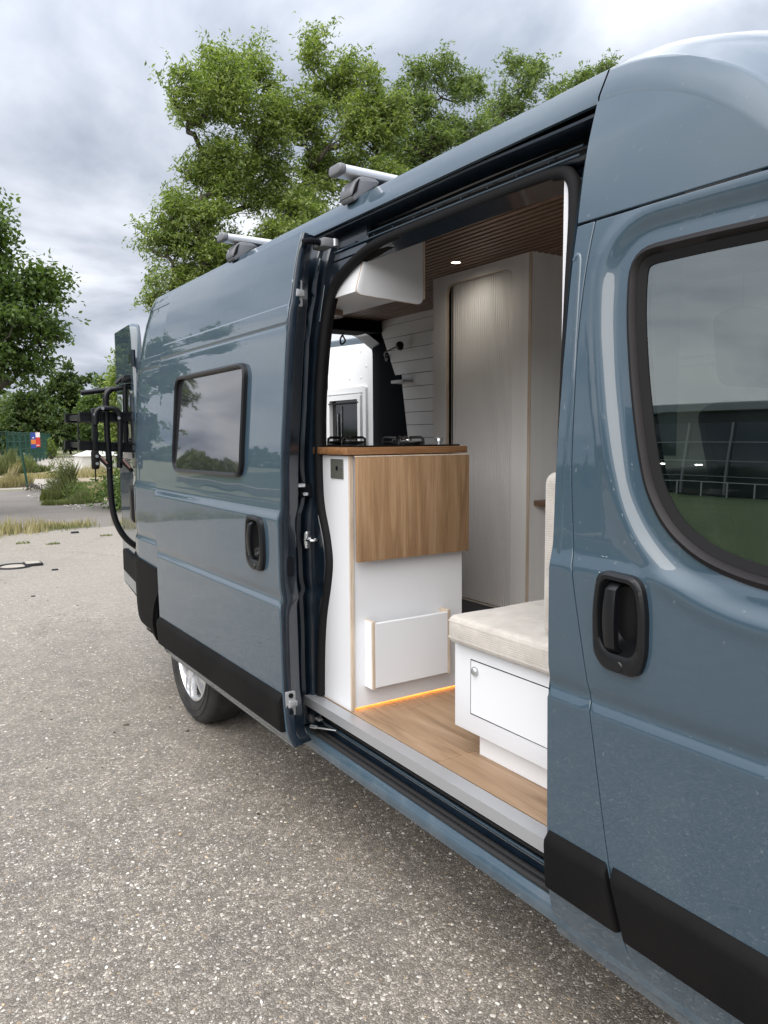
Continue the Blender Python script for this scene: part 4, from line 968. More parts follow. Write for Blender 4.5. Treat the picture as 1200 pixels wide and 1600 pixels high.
# ---- gas hob
hb = empty('gas_hob', (.42, 2.65, 1.4805), 'black glass gas hob with two burners set on the oak worktop', 'hob')
part(hb, 'glass_plate', box(.13, .585, 2.275, 3.02, 1.4808, 1.4868, .002, 1), 'hob_glass')
for (bx, by) in ((.455, 2.47), (.42, 2.84)):
    br = part(hb, 'burner', lathe([(.052, .0), (.052, .006), (.040, .008), (.040, .016), (.034, .020), (0, .021)], 'z', (bx, by, 1.4868), 28), 'chrome', 40)
    pp = []
    pp.append(tube([(bx + .074 * cos(a), by + .074 * sin(a), 1.4868 + .006) for a in np.linspace(0, 2 * pi, 25)], .0055, 6, False))
    for k in range(4):
        a = pi / 4 + k * pi / 2
        pp.append(tube([(bx + .082 * cos(a), by + .082 * sin(a), 1.487), (bx + .080 * cos(a), by + .080 * sin(a), 1.508), (bx + .070 * cos(a), by + .070 * sin(a), 1.514), (bx + .026 * cos(a), by + .026 * sin(a), 1.512)], .0055, 6))
    V, F = merge(*pp); obj('pan_support', V, F, 'handle_black', hb, smooth=50)
for by in (2.335,):
    kb = part(hb, 'knob', merge(lathe([(0, .024), (.010, .024), (.013, .020), (.013, .010), (.009, .008), (.009, .0)], 'z', (.53, by, 1.4868), 18), box(.512, .548, by - .006, by + .006, 1.504, 1.512, .002)), 'zinc', 40)
# ---- overhead cabinet
oc = empty('overhead_cabinet', (.28, 2.7, 2.0), 'white overhead cabinet with rounded ply-edged end panel, hung from the slatted ceiling above the hob', 'cabinet')
ep = rounded([(.1455, 2.004, .03), (.430, 1.992, .025), (.4305, 2.309, .002), (.240, 2.309, .002), (.1955, 2.168, .01)], .02, 6)
part(oc, 'end_panel', extr(ep, 'y', 2.300, 2.312, .001), 'white_laminate', 30)
epi = inset(ep, -.0012)
part(oc, 'plywood_edge', extr(epi, 'y', 2.3045, 2.3105), 'ply_edge', 30)
part(oc, 'carcass', extr([(.148, 2.0125), (.372, 2.0125), (.372, 2.309), (.240, 2.309), (.198, 2.170)], 'y', 2.3125, 3.32, .0015), 'white_laminate', 30)
part(oc, 'plywood_side', box(.4325, .4405, 2.3005, 2.318, 2.012, 2.309, .0005, 1), 'ply_edge')
fo = empty('wall_cabinet', (1.62, 1.7, 1.80), 'white overhead cabinet seen dimly through the front door window', 'cabinet')
part(fo, 'carcass', box(1.43, 1.785, 1.30, 2.05, 1.815, 2.10, .004), 'white_laminate', 40); part(fo, 'light_rail', box(1.41, 1.43, 1.30, 2.05, 1.790, 1.812, .002), 'white_plastic', 40)
part(fo, 'door', box(1.412, 1.4285, 1.31, 1.672, 1.820, 2.096, .002), 'white_laminate', 40); part(fo, 'door', box(1.412, 1.4285, 1.676, 2.045, 1.820, 2.096, .002), 'white_laminate', 40)
rl = empty('puck_light', (.262, 2.72, 1.99), 'round walnut rimmed puck light under the overhead cabinet', 'lamp')
part(rl, 'rim', lathe([(.050, 0), (.066, 0), (.068, .003), (.068, .022), (.050, .022)], 'z', (.262, 2.72, 1.990), 32), 'walnut', 40)
part(rl, 'diffuser', lathe([(0, .003), (.051, .003)], 'z', (.262, 2.72, 1.990), 32), 'white_plastic')
# ---- ceiling downlight
dl = empty('ceiling_downlight', (1.003, 2.83, 2.304), 'small lit downlight in the dark slatted ceiling', 'lamp')
part(dl, 'bezel', lathe([(.021, .008), (.027, .006), (.027, .0), (.022, .0), (.021, .002)], 'z', (1.003, 2.83, 2.3035), 28), 'chrome', 50)
part(dl, 'lens', lathe([(0, .002), (.022, .002)], 'z', (1.003, 2.83, 2.3035), 24), 'downlight')
pl_ = bpy.data.lights.new('downlight_lamp', 'SPOT'); pl_.energy = 1.1; pl_.color = (1.0, 0.90, 0.78); pl_.spot_size = radians(165); pl_.spot_blend = 1.0; pl_.shadow_soft_size = .02
plo = bpy.data.objects.new('downlight_lamp', pl_); COL.objects.link(plo); plo.location = (1.003, 2.83, 2.298)
# ---- wardrobe with tambour door
wd = empty('wardrobe', (1.45, 2.85, .72), 'tall grey wardrobe with an arched tambour door beside the white planked wall', 'wardrobe')
oo_ = [(2.508, .704), (3.197, .704), (3.197, 2.309), (2.508, 2.309)]
ho_ = rounded([(2.607, .7045, .0001), (3.092, .7045, .0001), (3.092, 2.262, .055), (2.607, 2.262, .055)], .05)
fw_ = panel('front_frame', oo_, lambda y, z: 1.150, 'grey_laminate', wd, holes=[ho_], res=.2, depth=.018, edge=.0008)
inn_ = [(a, c) for a, c in ho_]
part(wd, 'opening_edge', ringprism(inset(ho_, -.0) if True else ho_, inset(ho_, .002 if area2(ho_) > 0 else .002), 'x', 1.1515, 1.168), 'ply_edge')
sl0 = None; ns = 31; pw = (3.066 - 2.600) / ns
for i in range(ns):
    y0 = 2.600 + i * pw
    if sl0 is None: sl0 = part(wd, 'tambour_slat', box(1.1705, 1.182, y0, y0 + pw - .0036, .706, 2.29, .0040, 2), 'tambour', 40, origin=(1.174, y0, .745))
    else: dup(sl0, (0, i * pw, 0))
part(wd, 'track', box(1.1702, 1.182, 3.069, 3.074, .706, 2.29), 'zinc')
part(wd, 'inner_void', box(1.19, 1.76, 2.53, 3.18, .706, 2.300), 'black_void')
part(wd, 'side_panel', box(1.1525, 1.785, 2.490, 2.5070, .704, 2.309, .0006, 1), 'grey_laminate')
part(wd, 'plywood_edge', box(1.1490, 1.1523, 2.4895, 2.5070, .704, 2.309), 'ply_edge')
part(wd, 'base', box(1.165, 1.78, 2.515, 3.19, .552, .703), 'foot_grey')
sh = obj('wall_shelf', *box(1.175, 1.785, 2.335, 2.4885, 1.205, 1.229, .003), 'walnut', None, smooth=40)
tagset(sh, 'small dark walnut shelf fixed to the grey wardrobe side', 'shelf')
# ---- bench seat, cushion, backrest
bs = empty('bench_seat', (.6, 1.5, .552), 'white bench seat box with a round metal door knob and recessed plinth', 'bench')
part(bs, 'seat_box', box(.185, 1.05, 1.235, 1.802, .632, .898, .0025, 2), 'white_laminate', 40)
part(bs, 'plinth', box(.226, 1.0, 1.24, 1.732, .552, .6315, .001, 1), 'white_laminate')
gf_ = ringprism([(1.2615, .6915), (1.726, .690), (1.726, .858), (1.260, .858)], [(1.2625, .6925), (1.7235, .6925), (1.7235, .8555), (1.2625, .8555)], 'x', .1838, .1852)
part(bs, 'door_gap', gf_, 'black_void')
part(bs, 'door', box(.1822, .1848, 1.2630, 1.7230, .6930, .8550, .0012, 1), 'white_laminate', 40)
part(bs, 'knob', lathe([(0, -.013), (.008, -.0125), (.0125, -.009), (.0135, -.005), (.012, -.001), (.008, 0)], 'x', (.1822, 1.700, .828), 24), 'zinc', 60)
def cushion(x0, x1, y0, y1, z0, z1, r):
    V, F = box(x0, x1, y0, y1, z0, z1, r, 4)
    bm = bmesh.new(); vv = [bm.verts.new(v) for v in V]
    for f in F: bm.faces.new([vv[i] for i in f])
    bmesh.ops.subdivide_edges(bm, edges=[e for e in bm.edges if e.calc_length() > .15], cuts=10, use_grid_fill=True)
    cx3, cy3, cz3 = (x0 + x1) / 2, (y0 + y1) / 2, (z0 + z1) / 2
    for v in bm.verts:
        u = (v.co.x - cx3) / (x1 - x0) * 2; w = (v.co.y - cy3) / (y1 - y0) * 2
        if abs(v.co.z - z1) < r * .2: v.co.z += .006 * (1 - u ** 4) * (1 - w ** 4) + .0015 * sin(v.co.x * 23) * cos(v.co.y * 19)
    bm.verts.index_update(); out = ([v.co.copy() for v in bm.verts], [[v.index for v in f.verts] for f in bm.faces]); bm.free(); return out
cu = obj('seat_cushion', *cushion(.152, 1.05, 1.225, 1.800, .899, .982, .018), 'cushion', None, smooth=70)
tagset(cu, 'pale beige corduroy seat cushion lying flat on the white bench', 'cushion')
V, F = merge(tube([(.1535, 1.25, .9655), (.1535, 1.786, .9655), (.1560, 1.796, .9655), (.1700, 1.7995, .9655), (.9, 1.7995, .9655)], .0020, 6), tube([(.1535, 1.25, .9165), (.1535, 1.786, .9165), (.1560, 1.796, .9165), (.1700, 1.7995, .9165), (.9, 1.7995, .9165)], .0020, 6)); obj('piping', V, F, 'cushion', cu, smooth=60)
bk = obj('back_cushion', *box(.200, .98, 1.300, 1.462, .984, 1.424, .032, 4), 'cushion', None, smooth=60)
tagset(bk, 'cream upright back cushion half hidden behind the door pillar', 'cushion')
bo = obj('partition_board', *box(.163, .60, 1.343, 1.361, 1.46, 2.146, .001, 1), 'white_laminate', None)
tagset(bo, 'tall white board standing edge on behind the door pillar', 'board')
# ---- reading lamp
lp_ = empty('reading_lamp', (1.70, 4.40, 2.08), 'small matt black reading lamp on a thin arm against the white planks', 'lamp')
part(lp_, 'wall_plate', lathe([(0, -.010), (.022, -.010), (.024, -.006), (.024, .004)], 'x', (1.712, 4.47, 2.05), 20), 'handle_black', 50)
V, F = tube(smoothpath([(1.70, 4.47, 2.055), (1.66, 4.42, 2.08), (1.655, 4.27, 2.105)], 4), .006, 6); obj('arm', V, F, 'handle_black', lp_, smooth=60)
V, F = lathe([(0, -.022), (.020, -.020), (.029, -.008), (.029, .010), (.022, .016), (0, .018)], 'x', (1.655, 4.235, 2.108), 22); obj('lamp_head', V, F, 'handle_black', lp_, smooth=50)
# ---- cab seats
def cabseat(x, lab):
    e = empty('cab_seat', (x, .62, .545), lab, 'seat', 'seats in the cab')
    part(e, 'base', box(x - .20, x + .20, .38, .86, .545, .80, .02), 'dash_plastic', 40)
    part(e, 'seat', box(x - .25, x + .25, .30, .86, .80, .95, .05, 3), 'fabric_grey', 60)
    part(e, 'backrest', extr(rounded([(.80, .93), (.92, .93), (1.08, 1.58), (.98, 1.60)], .04), 'x', x - .24, x + .24, .03), 'fabric_grey', 60)
    part(e, 'headrest', extr(rounded([(1.00, 1.63), (1.10, 1.63), (1.12, 1.80), (1.04, 1.82)], .03), 'x', x - .13, x + .13, .03), 'fabric_grey', 60)
cabseat(.52, 'dark cab seat seen through the front door window, nearest the camera'); cabseat(1.50, 'dark cab seat behind the steering wheel on the far side')

# ---- roof bars
def roofbar(y, lab):
    e = empty('roof_bar', (1.0, y, 2.33), lab, 'roof bar', 'roof bars across the van roof')
    sec = rounded([(-.038, 2.392), (.038, 2.392), (.038, 2.422), (-.038, 2.422)], .0148, 5)
    sec = [(y + a, c - .003) for a, c in sec]
    part(e, 'bar', extr(sec, 'x', .100, 1.950, .0), 'bar_silver', 50)
    part(e, 'end_cap', extr(inset(sec, -.002), 'x', .074, .0995, .006), 'foot_grey', 50); part(e, 'end_cap', extr(inset(sec, -.002), 'x', 1.9505, 1.976, .006), 'foot_grey', 50)
    part(e, 'slot_strip', box(.105, 1.945, y - .011, y + .011, 2.4185, 2.4200), 'rubber')
    for sgn in (1, -1):
        X = (lambda v: v) if sgn == 1 else (lambda v: 2.05 - v)
        ft = rounded([(X(.128), 2.300), (X(.215), 2.362), (X(.235), 2.378), (X(.215), 2.389), (X(.155), 2.389), (X(.128), 2.366), (X(.112), 2.330)], .014, 4)
        f_ = part(e, 'foot', extr(ft, 'y', y - .040, y + .040, .006), 'foot_grey', 45)
        part(f_, 'foot_cover', extr(rounded([(X(.117), 2.315), (X(.140), 2.335), (X(.150), 2.380), (X(.134), 2.362)], .006, 3), 'y', y - .043, y + .043, .003), 'moulding', 45)
        part(f_, 'key_barrel', lathe([(0, -.002), (.008, -.002), (.008, .002)], 'x', (X(.121), y + .015, 2.352), 12), 'zinc')
roofbar(2.315, 'silver roof bar with grey end cap, nearer one, above the open doorway'); roofbar(3.345, 'silver roof bar with grey end cap, farther one, above the slid back door')

# ---- bike rack on the near rear door
bk_ = empty('bike_rack', (.0, 5.1, .8), 'black folded bike rack clamped to the open rear door', 'bike rack')
part(bk_, 'top_bar', tube(smoothpath([(-.185, 5.05, 1.796), (-.015, 5.05, 1.820), (.150, 5.05, 1.853), (.165, 5.40, 1.853)], 4), .016, 10), 'handle_black', 60)
part(bk_, 'clamp', merge(extr(rounded([(.045, 1.862), (.152, 1.870), (.152, 1.918), (.068, 1.912)], .006, 3), 'y', 4.99, 5.06, .004), tube([(.02, 5.02, 1.858), (.07, 5.02, 1.905)], .012, 8)), 'handle_black', 40)
mt = part(bk_, 'main_tube', tube(smoothpath([(-.015, 5.0, 1.82), (-.044, 5.0, 1.785), (-.048, 5.0, 1.694), (-.048, 5.0, 1.495), (-.043, 5.0, 1.374), (-.042, 5.0, 1.213), (-.034, 5.0, 1.07), (-.010, 5.0, .970), (.038, 5.0, .880), (.108, 5.0, .815), (.14, 5.02, .81)], 5), .0195, 12), 'handle_black', 60)
part(bk_, 'inner_tube', tube(smoothpath([(.078, 5.02, 1.85), (.074, 5.02, 1.70), (.070, 5.02, 1.45)], 4), .016, 10), 'handle_black', 60)
for (xa, za, xb, zb) in ((-.208, 1.648, .140, 1.652), (-.218, 1.474, .125, 1.452)):
    for yy in (5.02, 5.45):
        d = Vector((xb - xa, 0, zb - za)).normalized(); u = Vector((-d.z, 0, d.x))
        def q(a, b_, y): v = Vector((xa, 0, za)) + d * a + u * b_; return (v.x, y, v.z)
        ln = hypot(xb - xa, zb - za); pp = []
        for (b0, b1, w_) in ((-.030, -.018, .030), (-.018, .018, .022), (.018, .030, .030)):
            V = [q(a, b_, yy + s) for a in (0, ln) for b_ in (b0, b1) for s in (-w_, w_)]
            pp.append((V, [(0, 1, 3, 2), (4, 6, 7, 5), (0, 4, 5, 1), (2, 3, 7, 6), (0, 2, 6, 4), (1, 5, 7, 3)]))
        V, F = merge(*pp); obj('rail', V, F, 'handle_black', bk_)
    for xx in (-.17, .06): part(bk_, 'cross_rail', box(xx - .02, xx + .02, 5.04, 5.43, za - .016, za + .016, .003), 'handle_black')
part(bk_, 'outer_wire', tube([(-.205, 5.05, 1.655), (-.212, 5.05, 1.475)], .005, 6), 'handle_black')
part(bk_, 'square_tube', box(-.146, -.112, 4.955, 4.99, 1.40, 1.70, .005), 'handle_black', 40)
part(bk_, 'plastic_foot', box(-.155, -.112, 4.95, 4.995, 1.325, 1.44, .010), 'seal', 40)
part(bk_, 'strap', box(-.139, -.131, 4.972, 4.974, 1.245, 1.33), 'seal')
part(bk_, 'hoop', tube(smoothpath([(-.126, 4.95, 1.60), (-.122, 4.95, 1.67), (-.095, 4.95, 1.697), (-.045, 4.95, 1.700), (.000, 4.95, 1.690), (.020, 4.95, 1.64), (.015, 4.95, 1.46), (.006, 4.95, 1.33)], 5), .0175, 10), 'handle_black', 60)
for (a, c, y) in (((-.121, 1.413), (-.051, 1.335), 4.965), ((.004, 1.395), (.080, 1.305), 4.935)):
    part(bk_, 'strut', tube([(a[0], y, a[1]), (c[0], y, c[1])], .014, 8), 'handle_black', 60)
    part(bk_, 'reflector', tube([(a[0] + .018, y - .016, a[1] - .012), (c[0] - .016, y - .016, c[1] + .024)], .005, 6), 'reflector', 60)
for (x, y, z) in ((-.053, 4.975, 1.335), (-.128, 4.945, 1.405), (-.128, 4.945, 1.36), (-.085, 4.93, 1.698), (.01, 4.93, 1.64), (-.13, 4.94, 1.66)):
    part(bk_, 'bolt', lathe([(0, -.004), (.009, -.004), (.010, .003)], 'y', (x, y, z), 10), 'zinc')

# ================================================================== GROUND
def sheet(name, poly, z, m, parent=None, kind='structure', step=None):
    V = [(p[0], p[1], z) for p in poly]; return obj(name, V, [tuple(range(len(poly)))], m, None, recenter=False, kind=kind)
def ragged(poly, amp, step, seed):
    r = random.Random(seed); out = []
    for p in dens(poly, step): out.append((p[0] + r.uniform(-amp, amp), p[1] + r.uniform(-amp, amp)))
    if area2(out) < 0: out.reverse()
    return out
sheet('ground', [(-900, -900), (900, -900), (900, 900), (-900, 900)], -.012, 'far_ground')
sheet('yard_asphalt', ragged([(-12, -30), (45, -30), (45, 13.6), (4, 13.6), (.6, 13.5), (-12, 13.2)], .05, .5, 3), 0.0, 'asphalt')
sheet('old_pavement', ragged([(-14, 13.4), (45, 13.8), (45, 24), (6, 24.2), (2.6, 24.6), (-14, 25)], .08, .6, 4), -.004, 'old_tarmac')
sheet('concrete_apron', ragged([(-8, 25.4), (3.4, 25.2), (5.6, 27.0), (7.0, 30), (8.5, 42), (13.5, 68), (6, 60), (2, 38), (-6, 34)], .10, .8, 5), -.008 + .002, 'concrete')
sheet('dirt_patch', ragged([(2.9, 19.2), (4.6, 18.6), (9, 18.5), (12, 24), (9, 33), (4.6, 30), (3.2, 25)], .15, .5, 6), .002, 'dry_soil')
# lawn bank and the glass fronted office block that the van's side reflects
V = []; F = []
xs = [-12.2, -13.0, -15, -18, -21, -24, -25.5, -40]; zs = [-.006, .05, .20, .42, .58, .65, .66, .66]; yy_ = list(np.linspace(-60, 40, 60))
for i, y in enumerate(yy_):
    for x, z in zip(xs, zs): V.append((x + (.5 * sin(y * .21) if x > -25 else 0), y, z + .04 * sin(y * .6 + x)))
k = len(xs)
for i in range(len(yy_) - 1):
    for j in range(k - 1): F.append((i * k + j, i * k + j + 1, (i + 1) * k + j + 1, (i + 1) * k + j))
obj('grass_bank', V, [f[::-1] for f in F], 'lawn', None, smooth=180, recenter=False, kind='structure')
V, F = box(-12.25, -12.12, -60, 40, -.01, .10, .01); obj('kerb', V, F, 'concrete', None, kind='structure')
ob = empty('office_block', (-32, -10, .6), 'dark glass fronted office block across the lawn, seen mirrored in the cab window', 'building')
part(ob, 'wall', box(-44, -27.2, -48, 26, .5, 6.6), 'cladding_dark')
part(ob, 'facade_glazing', box(-27.2, -27.1, -47.8, 25.8, .75, 6.1), 'facade_glass')
part(ob, 'parapet', box(-44.2, -26.9, -48.2, 26.2, 6.6, 6.9, .03), 'window_mullion')
mu0 = None
for i in range(37):
    if mu0 is None: mu0 = part(ob, 'mullion', box(-27.1, -27.0, -47.8, -47.72, .75, 6.1), 'window_mullion', origin=(-27.05, -47.76, .75))
    else: dup(mu0, (0, i * 2.0, 0))
for z in (2.3, 3.7, 5.0): part(ob, 'transom', box(-27.1, -27.02, -47.8, 25.8, z, z + .07), 'window_mullion')
ll = None
for i in range(29):
    for j in range(2):
        if ll is None: ll = part(ob, 'office_light', box(-27.09, -27.05, -46.3, -46.0, 3.35, 3.43), 'office_light', origin=(-27.07, -46.1, 3.35))
        elif (i + j) % 3 != 2: dup(ll, (0, i * 2.5 + j * .7, -.05 * j))
rg = empty('handrail', (-26, -10, .7), 'pale handrail in front of the dark office glass', 'railing')
V, F = merge(*[tube([(-25.6, y, .6), (-25.6, y, 1.75)], .03, 6) for y in np.arange(-40, 24, 1.1)]); obj('baluster', V, F, 'rail_white', rg, kind='stuff')
V, F = box(-25.63, -25.57, -40, 23.6, 1.73, 1.80); obj('top_rail', V, F, 'rail_white', rg)

# ---- loose pale chippings standing proud of the worn surface
def chips(name, n, xr, yr, s0, s1, seed, m='stone_chip', lift=0.0):
    r = np.random.default_rng(seed); base, bf = box(-.5, .5, -.5, .5, -.5, .5, .22, 1); B = np.array(base)
    x = r.uniform(*xr, n); y = r.uniform(*yr, n); s = r.uniform(0, 1, n) ** 2.2 * (s1 - s0) + s0
    a = r.uniform(0, 2 * pi, n); sx_ = s * r.uniform(.8, 1.5, n); sy = s * r.uniform(.6, 1.0, n); sz = s * r.uniform(.28, .55, n)
    V = np.zeros((n, len(B), 3)); jit = r.normal(0, .07, (n, len(B), 3)); P_ = B[None] + jit
    X = P_[:, :, 0] * sx_[:, None]; Y = P_[:, :, 1] * sy[:, None]; Z = P_[:, :, 2] * sz[:, None]
    V[:, :, 0] = X * np.cos(a)[:, None] - Y * np.sin(a)[:, None] + x[:, None]; V[:, :, 1] = X * np.sin(a)[:, None] + Y * np.cos(a)[:, None] + y[:, None]
    V[:, :, 2] = Z + (sz * .12)[:, None] + lift
    k = len(B); fl_ = []; lens = []
    F_ = [tuple(f) for f in bf]; loop = np.concatenate([np.array(f) for f in F_]); ln = np.array([len(f) for f in F_])
    me = bpy.data.meshes.new(name); me.vertices.add(n * k); me.vertices.foreach_set('co', V.reshape(-1))
    tot = (loop[None] + (np.arange(n) * k)[:, None]).reshape(-1); me.loops.add(len(tot)); me.loops.foreach_set('vertex_index', tot)
    lt = np.tile(ln, n); ls = np.concatenate([[0], np.cumsum(lt)[:-1]]); me.polygons.add(len(lt)); me.polygons.foreach_set('loop_start', ls); me.polygons.foreach_set('loop_total', lt)
    me.update(calc_edges=True); me.materials.append(MATS[m]); o = bpy.data.objects.new(name, me); COL.objects.link(o); o['kind'] = 'stuff'; return o
tagset(chips('stone_chippings', 11000, (-3.2, 1.2), (.2, 3.4), .0035, .011, 5), 'pale stone chippings in the worn asphalt of the yard', 'gravel')
tagset(chips('stone_chippings', 5000, (-4.2, .3), (3.4, 8.0), .005, .012, 6), 'small pale chippings scattered on the asphalt farther back', 'gravel')

tagset(chips('debris', 150, (-3.6, .6), (.8, 9.0), .004, .022, 15, m='bark', lift=.001), 'small dark bits of twig and grit on the asphalt', 'debris')

# ================================================================== VEGETATION
def quadmesh(name, C, U, W, m, parent=None, kind=None, label=None, cat=None, origin=None, group=None):
    """one leaf-shaped quad (folded rhomb) per row: centre C, half-length U, half-width W"""
    n = len(C); V = np.stack([C - U, C + W, C + U, C - W], 1)
    org = np.array(origin) if origin is not None else np.zeros(3)
    V = V - org
    me = bpy.data.meshes.new(name); me.vertices.add(4 * n); me.vertices.foreach_set('co', V.reshape(-1))
    me.loops.add(4 * n); me.loops.foreach_set('vertex_index', np.arange(4 * n)); me.polygons.add(n)
    me.polygons.foreach_set('loop_start', np.arange(n) * 4); me.polygons.foreach_set('loop_total', np.full(n, 4)); me.update(calc_edges=True)
    me.materials.append(MATS[m]); o = bpy.data.objects.new(name, me); COL.objects.link(o)
    if parent is not None: o.parent = parent; o.location = Vector(org) - WL[parent.name]
    else: o.location = Vector(org)
    WL[o.name] = Vector(org); return tagset(o, label, cat, group, kind)
def unit(v): return v / np.maximum(np.linalg.norm(v, axis=-1, keepdims=True), 1e-9)
def skeleton(base, lobes, r, ntw, trunk_h, wind):
    nodes = [np.array(base, float)]; parent = [-1]
    for k in range(1, 7): nodes.append(np.array(base) + np.array([.12 * r.normal(), .12 * r.normal(), trunk_h * k / 6])); parent.append(k - 1)
    tips = []
    C = np.array([l[:3] for l in lobes]); Rr = np.array([l[3:6] for l in lobes]); vol = np.prod(Rr, 1); pv = vol ** .75; pv /= pv.sum()
    for li in np.argsort(C[:, 2]):                 # limbs to lobe centres
        N_ = np.array(nodes); d = np.linalg.norm(N_ - C[li], axis=1) + np.maximum(0, N_[:, 2] - C[li][2] + .4) * 3
        j = int(np.argmin(d)); p0 = N_[j]; k_ = max(3, int(np.linalg.norm(C[li] - p0) / .5)); prev = j
        for q in range(1, k_ + 1):
            u = q / k_; pt = p0 + (C[li] - p0) * u + np.array([0, 0, -.12 * np.linalg.norm(C[li] - p0) * sin(pi * u)]) + r.normal(0, .06, 3)
            nodes.append(pt); parent.append(prev); prev = len(nodes) - 1
    pts = []
    for _ in range(ntw):
        li = r.choice(len(lobes), p=pv); v = r.normal(size=3); v /= np.linalg.norm(v); rad = r.uniform(.25, 1) ** .55
        pts.append(C[li] + v * Rr[li] * rad * .76)
    pts = np.array(pts); order = np.argsort(np.min(np.linalg.norm((pts[:, None] - C[None]) / Rr[None], axis=2), axis=1))
    for t_ in pts[order]:
        N_ = np.array(nodes); d = np.linalg.norm(N_ - t_, axis=1) + np.maximum(0, N_[:, 2] - t_[2] + .2) * 1.2
        j = int(np.argmin(d)); p0 = N_[j]; L0 = np.linalg.norm(t_ - p0); k_ = max(1, int(L0 / .45)); prev = j
        for q in range(1, k_ + 1):
            u = q / k_; nodes.append(p0 + (t_ - p0) * u + r.normal(0, .04, 3) + wind * .25 * u * u); parent.append(prev); prev = len(nodes) - 1
        tips.append(prev)
    return np.array(nodes), parent, tips
def tree(name, base, lobes, trunk_h, tr, ntw, leaves, leaf, lw, lm, label, seed, wind=(0, 0, 0), group=None, cat='tree', spread=.34, plume=False):
    r = np.random.default_rng(seed); wind = np.array(wind, float); base = np.array(base, float)
    if plume:                                       # break every lobe into ragged upright plumes
        sub = []
        for (lx, ly, lz, ax, ay, az_) in lobes:
            k = max(4, int(round(7.5 * (ax * ay * az_) ** .5)))
            for _ in range(k):
                v = unit(r.normal(size=3)) * r.uniform(.1, .95) ** .6; f = r.uniform(.26, .52)
                sub.append((lx + v[0] * ax * .75, ly + v[1] * ay * .75, lz + v[2] * az_ * .75, ax * f * .74, ay * f * .74, az_ * f * 2.1))
        lobes = sub
    nodes, par, tips = skeleton(base, lobes, r, ntw, trunk_h, wind)
    e = empty(name, tuple(base), label, cat, group)
    w = np.zeros(len(nodes)); 
    for t_ in tips: w[t_] += 1
    for i in range(len(nodes) - 1, 0, -1): w[par[i]] += max(w[i], 0)
    rad = np.clip(tr * np.sqrt(w / w[0]), .008, None); rad[0] = tr * 1.15
    # branch mesh: 5-sided prisms per edge, thick ones 8-sided
    V = []; F = []
    for i in range(1, len(nodes)):
        p, q = Vector(nodes[par[i]]), Vector(nodes[i]); ra, rb = rad[par[i]] if rad[par[i]] < rad[i] * 1.8 else rad[i] * 1.25, rad[i]
        k = 8 if rb > .05 else (5 if rb > .02 else 3); d = (q - p)
        if d.length < 1e-4: continue
        d.normalize(); a = d.orthogonal().normalized(); b_ = d.cross(a); o_ = len(V)
        for c, rr_ in ((p - d * ra * .2, ra), (q + d * rb * .2, rb)):
            for j in range(k): t_ = 2 * pi * j / k; V.append(tuple(c + (a * cos(t_) + b_ * sin(t_)) * rr_))
        for j in range(k): F.append((o_ + j, o_ + (j + 1) % k, o_ + k + (j + 1) % k, o_ + k + j))
    obj('trunk', V, F, 'bark', e, smooth=180)
    # leaves in sprays round the outer nodes
    outer = np.where(w[:] <= 1)[0]; outer = outer[outer > 7]
    pick = r.choice(outer, leaves // 9); cen = nodes[pick] + r.normal(0, spread * .40, (len(pick), 3)) * np.array([1, 1, .8])
    dirv = unit(r.normal(size=(len(pick), 3)) * np.array([1, 1, .5]) + wind * 2.2 + np.array([0, 0, -.15]))
    L9 = 9; u = np.linspace(0, 1, L9)[None, :, None]
    C = cen[:, None] + dirv[:, None] * (u * spread * .95) + r.normal(0, spread * .13, (len(pick), L9, 3)) + np.array([0, 0, -.05]) * u ** 2
    stray = (r.uniform(size=len(pick)) < .12)[:, None, None] * spread * .9; C = C + stray * (dirv[:, None] * .8 + np.array([.1, 0, .45]))
    side = unit(np.cross(dirv, r.normal(size=dirv.shape)))
    U = unit(dirv[:, None] * .8 + side[:, None] * np.where(np.arange(L9) % 2, 1, -1)[None, :, None] * .7 + r.normal(0, .35, (len(pick), L9, 3)))
    Wd = unit(np.cross(U, r.normal(size=U.shape) + np.array([0, 0, 1.2])))
    s = r.uniform(.7, 1.25, (len(pick), L9, 1))
    quadmesh('crown', C.reshape(-1, 3), (U * leaf * s).reshape(-1, 3), (Wd * lw * s).reshape(-1, 3), lm, e, kind=None, origin=base)
    return e
# pixel azimuth helper used only to place real positions around the camera: direction in plan and metres away
def az(px, d):
    v = Vector((R[0][0] * (px - 600) / 1200 + R[0][2] + R[0][1] * (-.09), R[1][0] * (px - 600) / 1200 + R[1][2] + R[1][1] * (-.09), 0)); v.normalize(); return (-1.25 + v.x * d, v.y * d)
def lob(px, py, d, rx, rz, dd=0.0, ry=None):
    """crown lobe at azimuth px, elevation py, distance d(+dd); rx, rz in metres"""
    x, y = az(px, d + dd); h = 1.52
    v = Vector((R[0][0] * (px - 600) / 1200 + R[0][2] + R[0][1] * (py - 800) / 1200, R[1][0] * (px - 600) / 1200 + R[1][2] + R[1][1] * (py - 800) / 1200, R[2][0] * (px - 600) / 1200 + R[2][2] + R[2][1] * (py - 800) / 1200))
    hd = hypot(v.x, v.y); return (x, y, h + v.z / hd * (d + dd), rx, ry or rx, rz)
WIND = (.55, -.35, .05)
x, y = az(435, 22)
